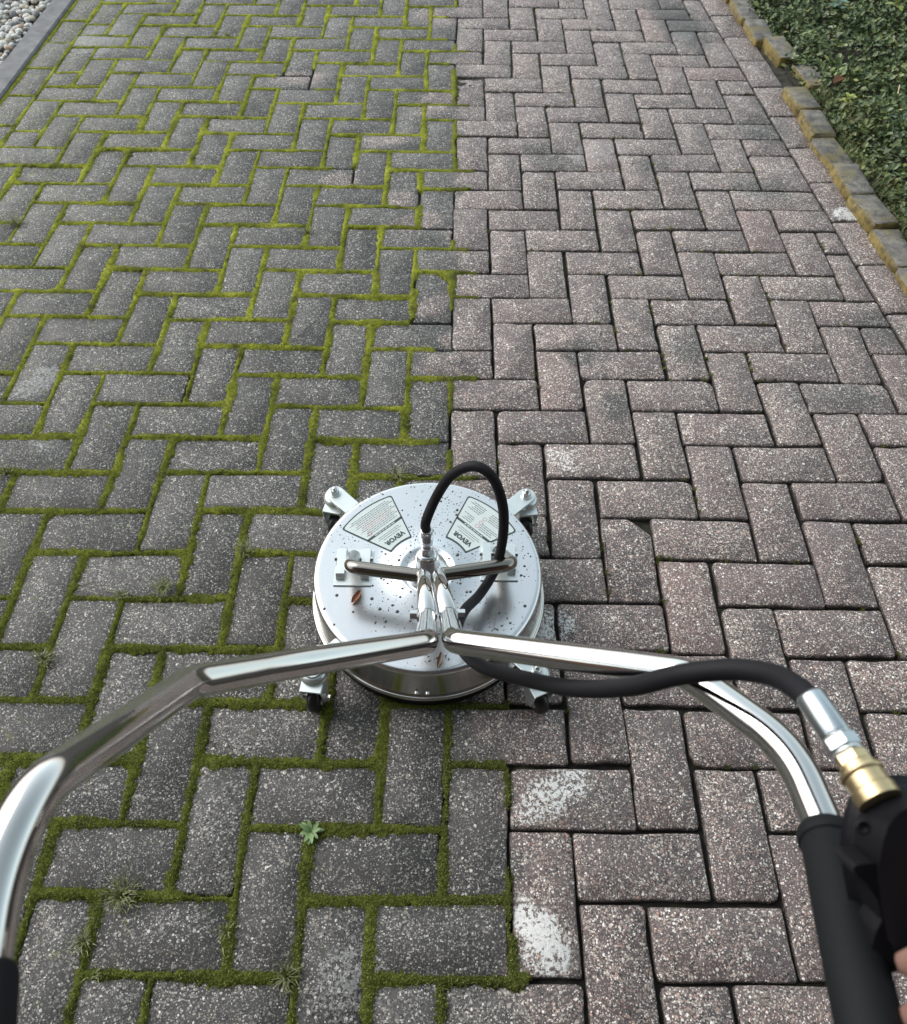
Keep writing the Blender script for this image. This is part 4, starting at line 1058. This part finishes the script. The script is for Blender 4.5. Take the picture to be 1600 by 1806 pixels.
MB().lathe([(.0095, Lg * .70), (.0108, Lg * .72), (.0108, Lg * .755), (.0128, Lg * .77), (.0133, Lg * .80), (.0128, Lg * .815), (.0118, Lg * .825), (.0118, Lg * .94), (.0128, Lg * .955), (.0128, Lg * 1.06), (0, Lg * 1.08)], p0, gax, 36, False).build('knurled_collar', MAT['brass'], br)
GZ = .440
gn = -Vector(FW)
def gp(L, Z=GZ, back=.021): return [at(x, y, Z + back) - Vector(FW) * back for x, y in L]
body = [(1560, 1387), (1542, 1391), (1526, 1400), (1514, 1415), (1507, 1436), (1502, 1464), (1500, 1500), (1506, 1540), (1514, 1580), (1530, 1606), (1552, 1618), (1578, 1652), (1612, 1706), (1690, 1800), (1780, 1800), (1800, 1700), (1730, 1560), (1690, 1480), (1645, 1410), (1612, 1388), (1585, 1384)]
MB().prism(list(reversed(gp(body))), gn, .021, .0062).build('gun_body', MAT['gun'], gun)
MB().lathe([(.0, 0), (.0040, .0), (.0040, .0014), (.0028, .0014), (.0024, .0002), (0, .0002)], at(1521, 1458, GZ - .0202), gn, 16).build('screw_boss', MAT['gun'], gun)
lip = [(1502, 1490), (1474, 1493), (1468, 1499), (1472, 1509), (1490, 1524), (1508, 1550), (1516, 1585), (1534, 1590), (1540, 1540), (1530, 1496)]
MB().prism(list(reversed(gp(lip, GZ + .004, .012))), gn, .012).build('guard', MAT['gun'], gun)
trig = [(1524, 1590), (1512, 1612), (1503, 1645), (1497, 1690), (1520, 1682), (1550, 1678), (1582, 1690), (1600, 1700), (1580, 1655), (1552, 1606)]
MB().prism(list(reversed(gp(trig, GZ + .004, .010))), gn, .010).build('trigger', MAT['gun'], gun)

# ------------------------------------------------------------------ the person holding the gun
def blob(mb, p, r, sc_=(1, 1, 1)):
    n = 14; mb.lathe([(r * math.sin(math.pi * i / 10) if 0 < i < 10 else 0, -r * math.cos(math.pi * i / 10)) for i in range(11)], (0, 0, 0), seg=n)
    m = 2 + 9 * n
    for i in range(len(mb.v) - m, len(mb.v)):
        v = mb.v[i]; mb.v[i] = (p[0] + v[0] * sc_[0], p[1] + v[1] * sc_[1], p[2] + v[2] * sc_[2])
def limb(mb, pts, rs):
    pts = [Vector(p) for p in pts]
    mb.tube(spline(pts, 6), [float(np.interp(i / (6 * (len(pts) - 1)), np.linspace(0, 1, len(pts)), rs)) for i in range(6 * (len(pts) - 1) + 1)], 14)
    for p, r in zip(pts, rs): blob(mb, p, r)
PX, PY = .10, -2.02
W_ = at(1830, 1850, .375)                    # right wrist
hd = MB()
K = {'index': [at(1760, 1700, .385), at(1690, 1690, .388), at(1640, 1692, .396), at(1599, 1698, .411)],
     'middle': [at(1775, 1765, .383), at(1700, 1785, .384), at(1645, 1792, .394), at(1602, 1799, .410)],
     'ring': [at(1790, 1830, .383), at(1715, 1860, .384), at(1660, 1872, .394), at(1622, 1878, .408)],
     'little': [at(1805, 1890, .383), at(1740, 1925, .385), at(1695, 1940, .394), at(1662, 1945, .404)],
     'thumb': [at(1800, 1740, .378), at(1775, 1650, .383), at(1740, 1590, .395), at(1712, 1545, .408)]}
for nm, pts_ in K.items():
    r = .0095 if nm == 'thumb' else .0078 if nm == 'little' else .0086
    limb(hd, [W_ * .45 + pts_[0] * .55] + pts_, [.013, r * 1.25, r * 1.05, r, r * .86])
blob(hd, (W_ + K['middle'][0]) / 2, .030, (1, 1, .8)); 
body_ = MB()
EL = Vector((PX + .36, PY + .08, 1.02)); SHR = Vector((PX + .20, PY, 1.40)); SHL = Vector((PX - .20, PY, 1.40)); ELL = Vector((PX - .30, PY + .10, 1.12)); HL = Vector((-.16, -1.80, 1.20))
limb(body_, [SHR, EL, W_.lerp(EL, .06), W_.lerp(K['ring'][0], .2)], [.062, .047, .030, .027])
limb(body_, [SHL, ELL, HL + Vector((-.05, -.06, -.03)), HL], [.062, .047, .030, .030])
for q in range(4): limb(body_, [HL, HL + Vector((.012 * q - .01, .035, .012 + .006 * q)), HL + Vector((.014 * q + .01, .045, .035 + .008 * q))], [.012, .009, .0075])
limb(body_, [HL, HL + Vector((.035, .005, .02)), HL + Vector((.045, .02, .045))], [.014, .010, .008])
limb(body_, [(PX, PY - .02, .95), (PX, PY - .01, 1.15), (PX, PY, 1.32), (PX, PY, 1.44)], [.155, .15, .16, .085])
limb(body_, [(PX - .12, PY, 1.34), (PX + .12, PY, 1.34)], [.115, .115])
limb(body_, [SHL, (PX, PY, 1.43), SHR], [.07, .07, .07])
limb(body_, [(PX, PY, 1.44), (PX, PY + .03, 1.53)], [.058, .055])
blob(body_, (PX, PY + .06, 1.625), .092, (.82, .98, 1.22)); blob(body_, (PX, PY + .105, 1.565), .05, (.9, .9, .9)); blob(body_, (PX, PY + .152, 1.612), .014, (.8, 1, 1.5))
for s_ in (-1, 1):
    blob(body_, (PX + s_ * .078, PY + .05, 1.62), .024, (.35, .8, 1.2))
    limb(body_, [(PX + s_ * .09, PY - .01, .92), (PX + s_ * .11, PY + .01, .50), (PX + s_ * .12, PY - .03, .10)], [.095, .062, .042])
    limb(body_, [(PX + s_ * .12, PY - .06, .045), (PX + s_ * .13, PY + .14, .04)], [.045, .040])
MAT['skin'] = simple('skin', (.27, .155, .12), .5, noise=(60, .12)); MAT['coat'] = simple('dark_jacket', (.022, .024, .030), .8, noise=(50, .3)); MAT['jeans'] = simple('dark_jeans', (.030, .036, .055), .85, noise=(80, .3)); MAT['shoe'] = simple('black_shoe', (.015, .015, .015), .6); MAT['hair'] = simple('brown_hair', (.035, .022, .014), .6)
body_.v += hd.v; nb = len(body_.v) - len(hd.v); body_.f += [tuple(i + nb for i in f) for f in hd.f]; body_.sm += hd.sm
person = body_.build('person', MAT['skin'])
md = person.modifiers.new('remesh', 'REMESH'); md.mode = 'VOXEL'; md.voxel_size = .0045; md.use_smooth_shade = True
md = person.modifiers.new('smooth', 'SMOOTH'); md.iterations = 4; md.factor = .5
bpy.context.view_layer.update()
me = bpy.data.meshes.new_from_object(person.evaluated_get(bpy.context.evaluated_depsgraph_get())); person.modifiers.clear(); person.data = me
me.materials.clear()
for nm in ('skin', 'coat', 'jeans', 'shoe', 'hair'): me.materials.append(MAT[nm])
C_ = np.empty(len(me.polygons) * 3, np.float32); me.polygons.foreach_get('center', C_); C_ = C_.reshape(-1, 3)
mi = np.full(len(C_), 1, np.int32); mi[C_[:, 2] < .95] = 2; mi[(C_[:, 2] < .095)] = 3
mi[(C_[:, 2] > 1.475) & (np.abs(C_[:, 0] - PX) < .13)] = 0
mi[(C_[:, 2] > 1.60) & ((C_[:, 1] < PY + .05) | (C_[:, 2] > 1.70))] = 4
wx_ = np.array(W_.lerp(EL, .10)); ax_ = np.array((W_ - EL).normalized())
mi[((C_ - wx_) @ ax_ > 0) & (np.linalg.norm(C_ - np.array(W_), axis=1) < .20)] = 0
mi[np.linalg.norm(C_ - np.array(HL + Vector((.02, .02, .02))), axis=1) < .075] = 0
me.polygons.foreach_set('material_index', mi)
me.polygons.foreach_set('use_smooth', np.ones(len(C_), bool)); me.update()
tag(person, 'person in a dark jacket standing behind the machine with fingers on the spray gun', 'person')
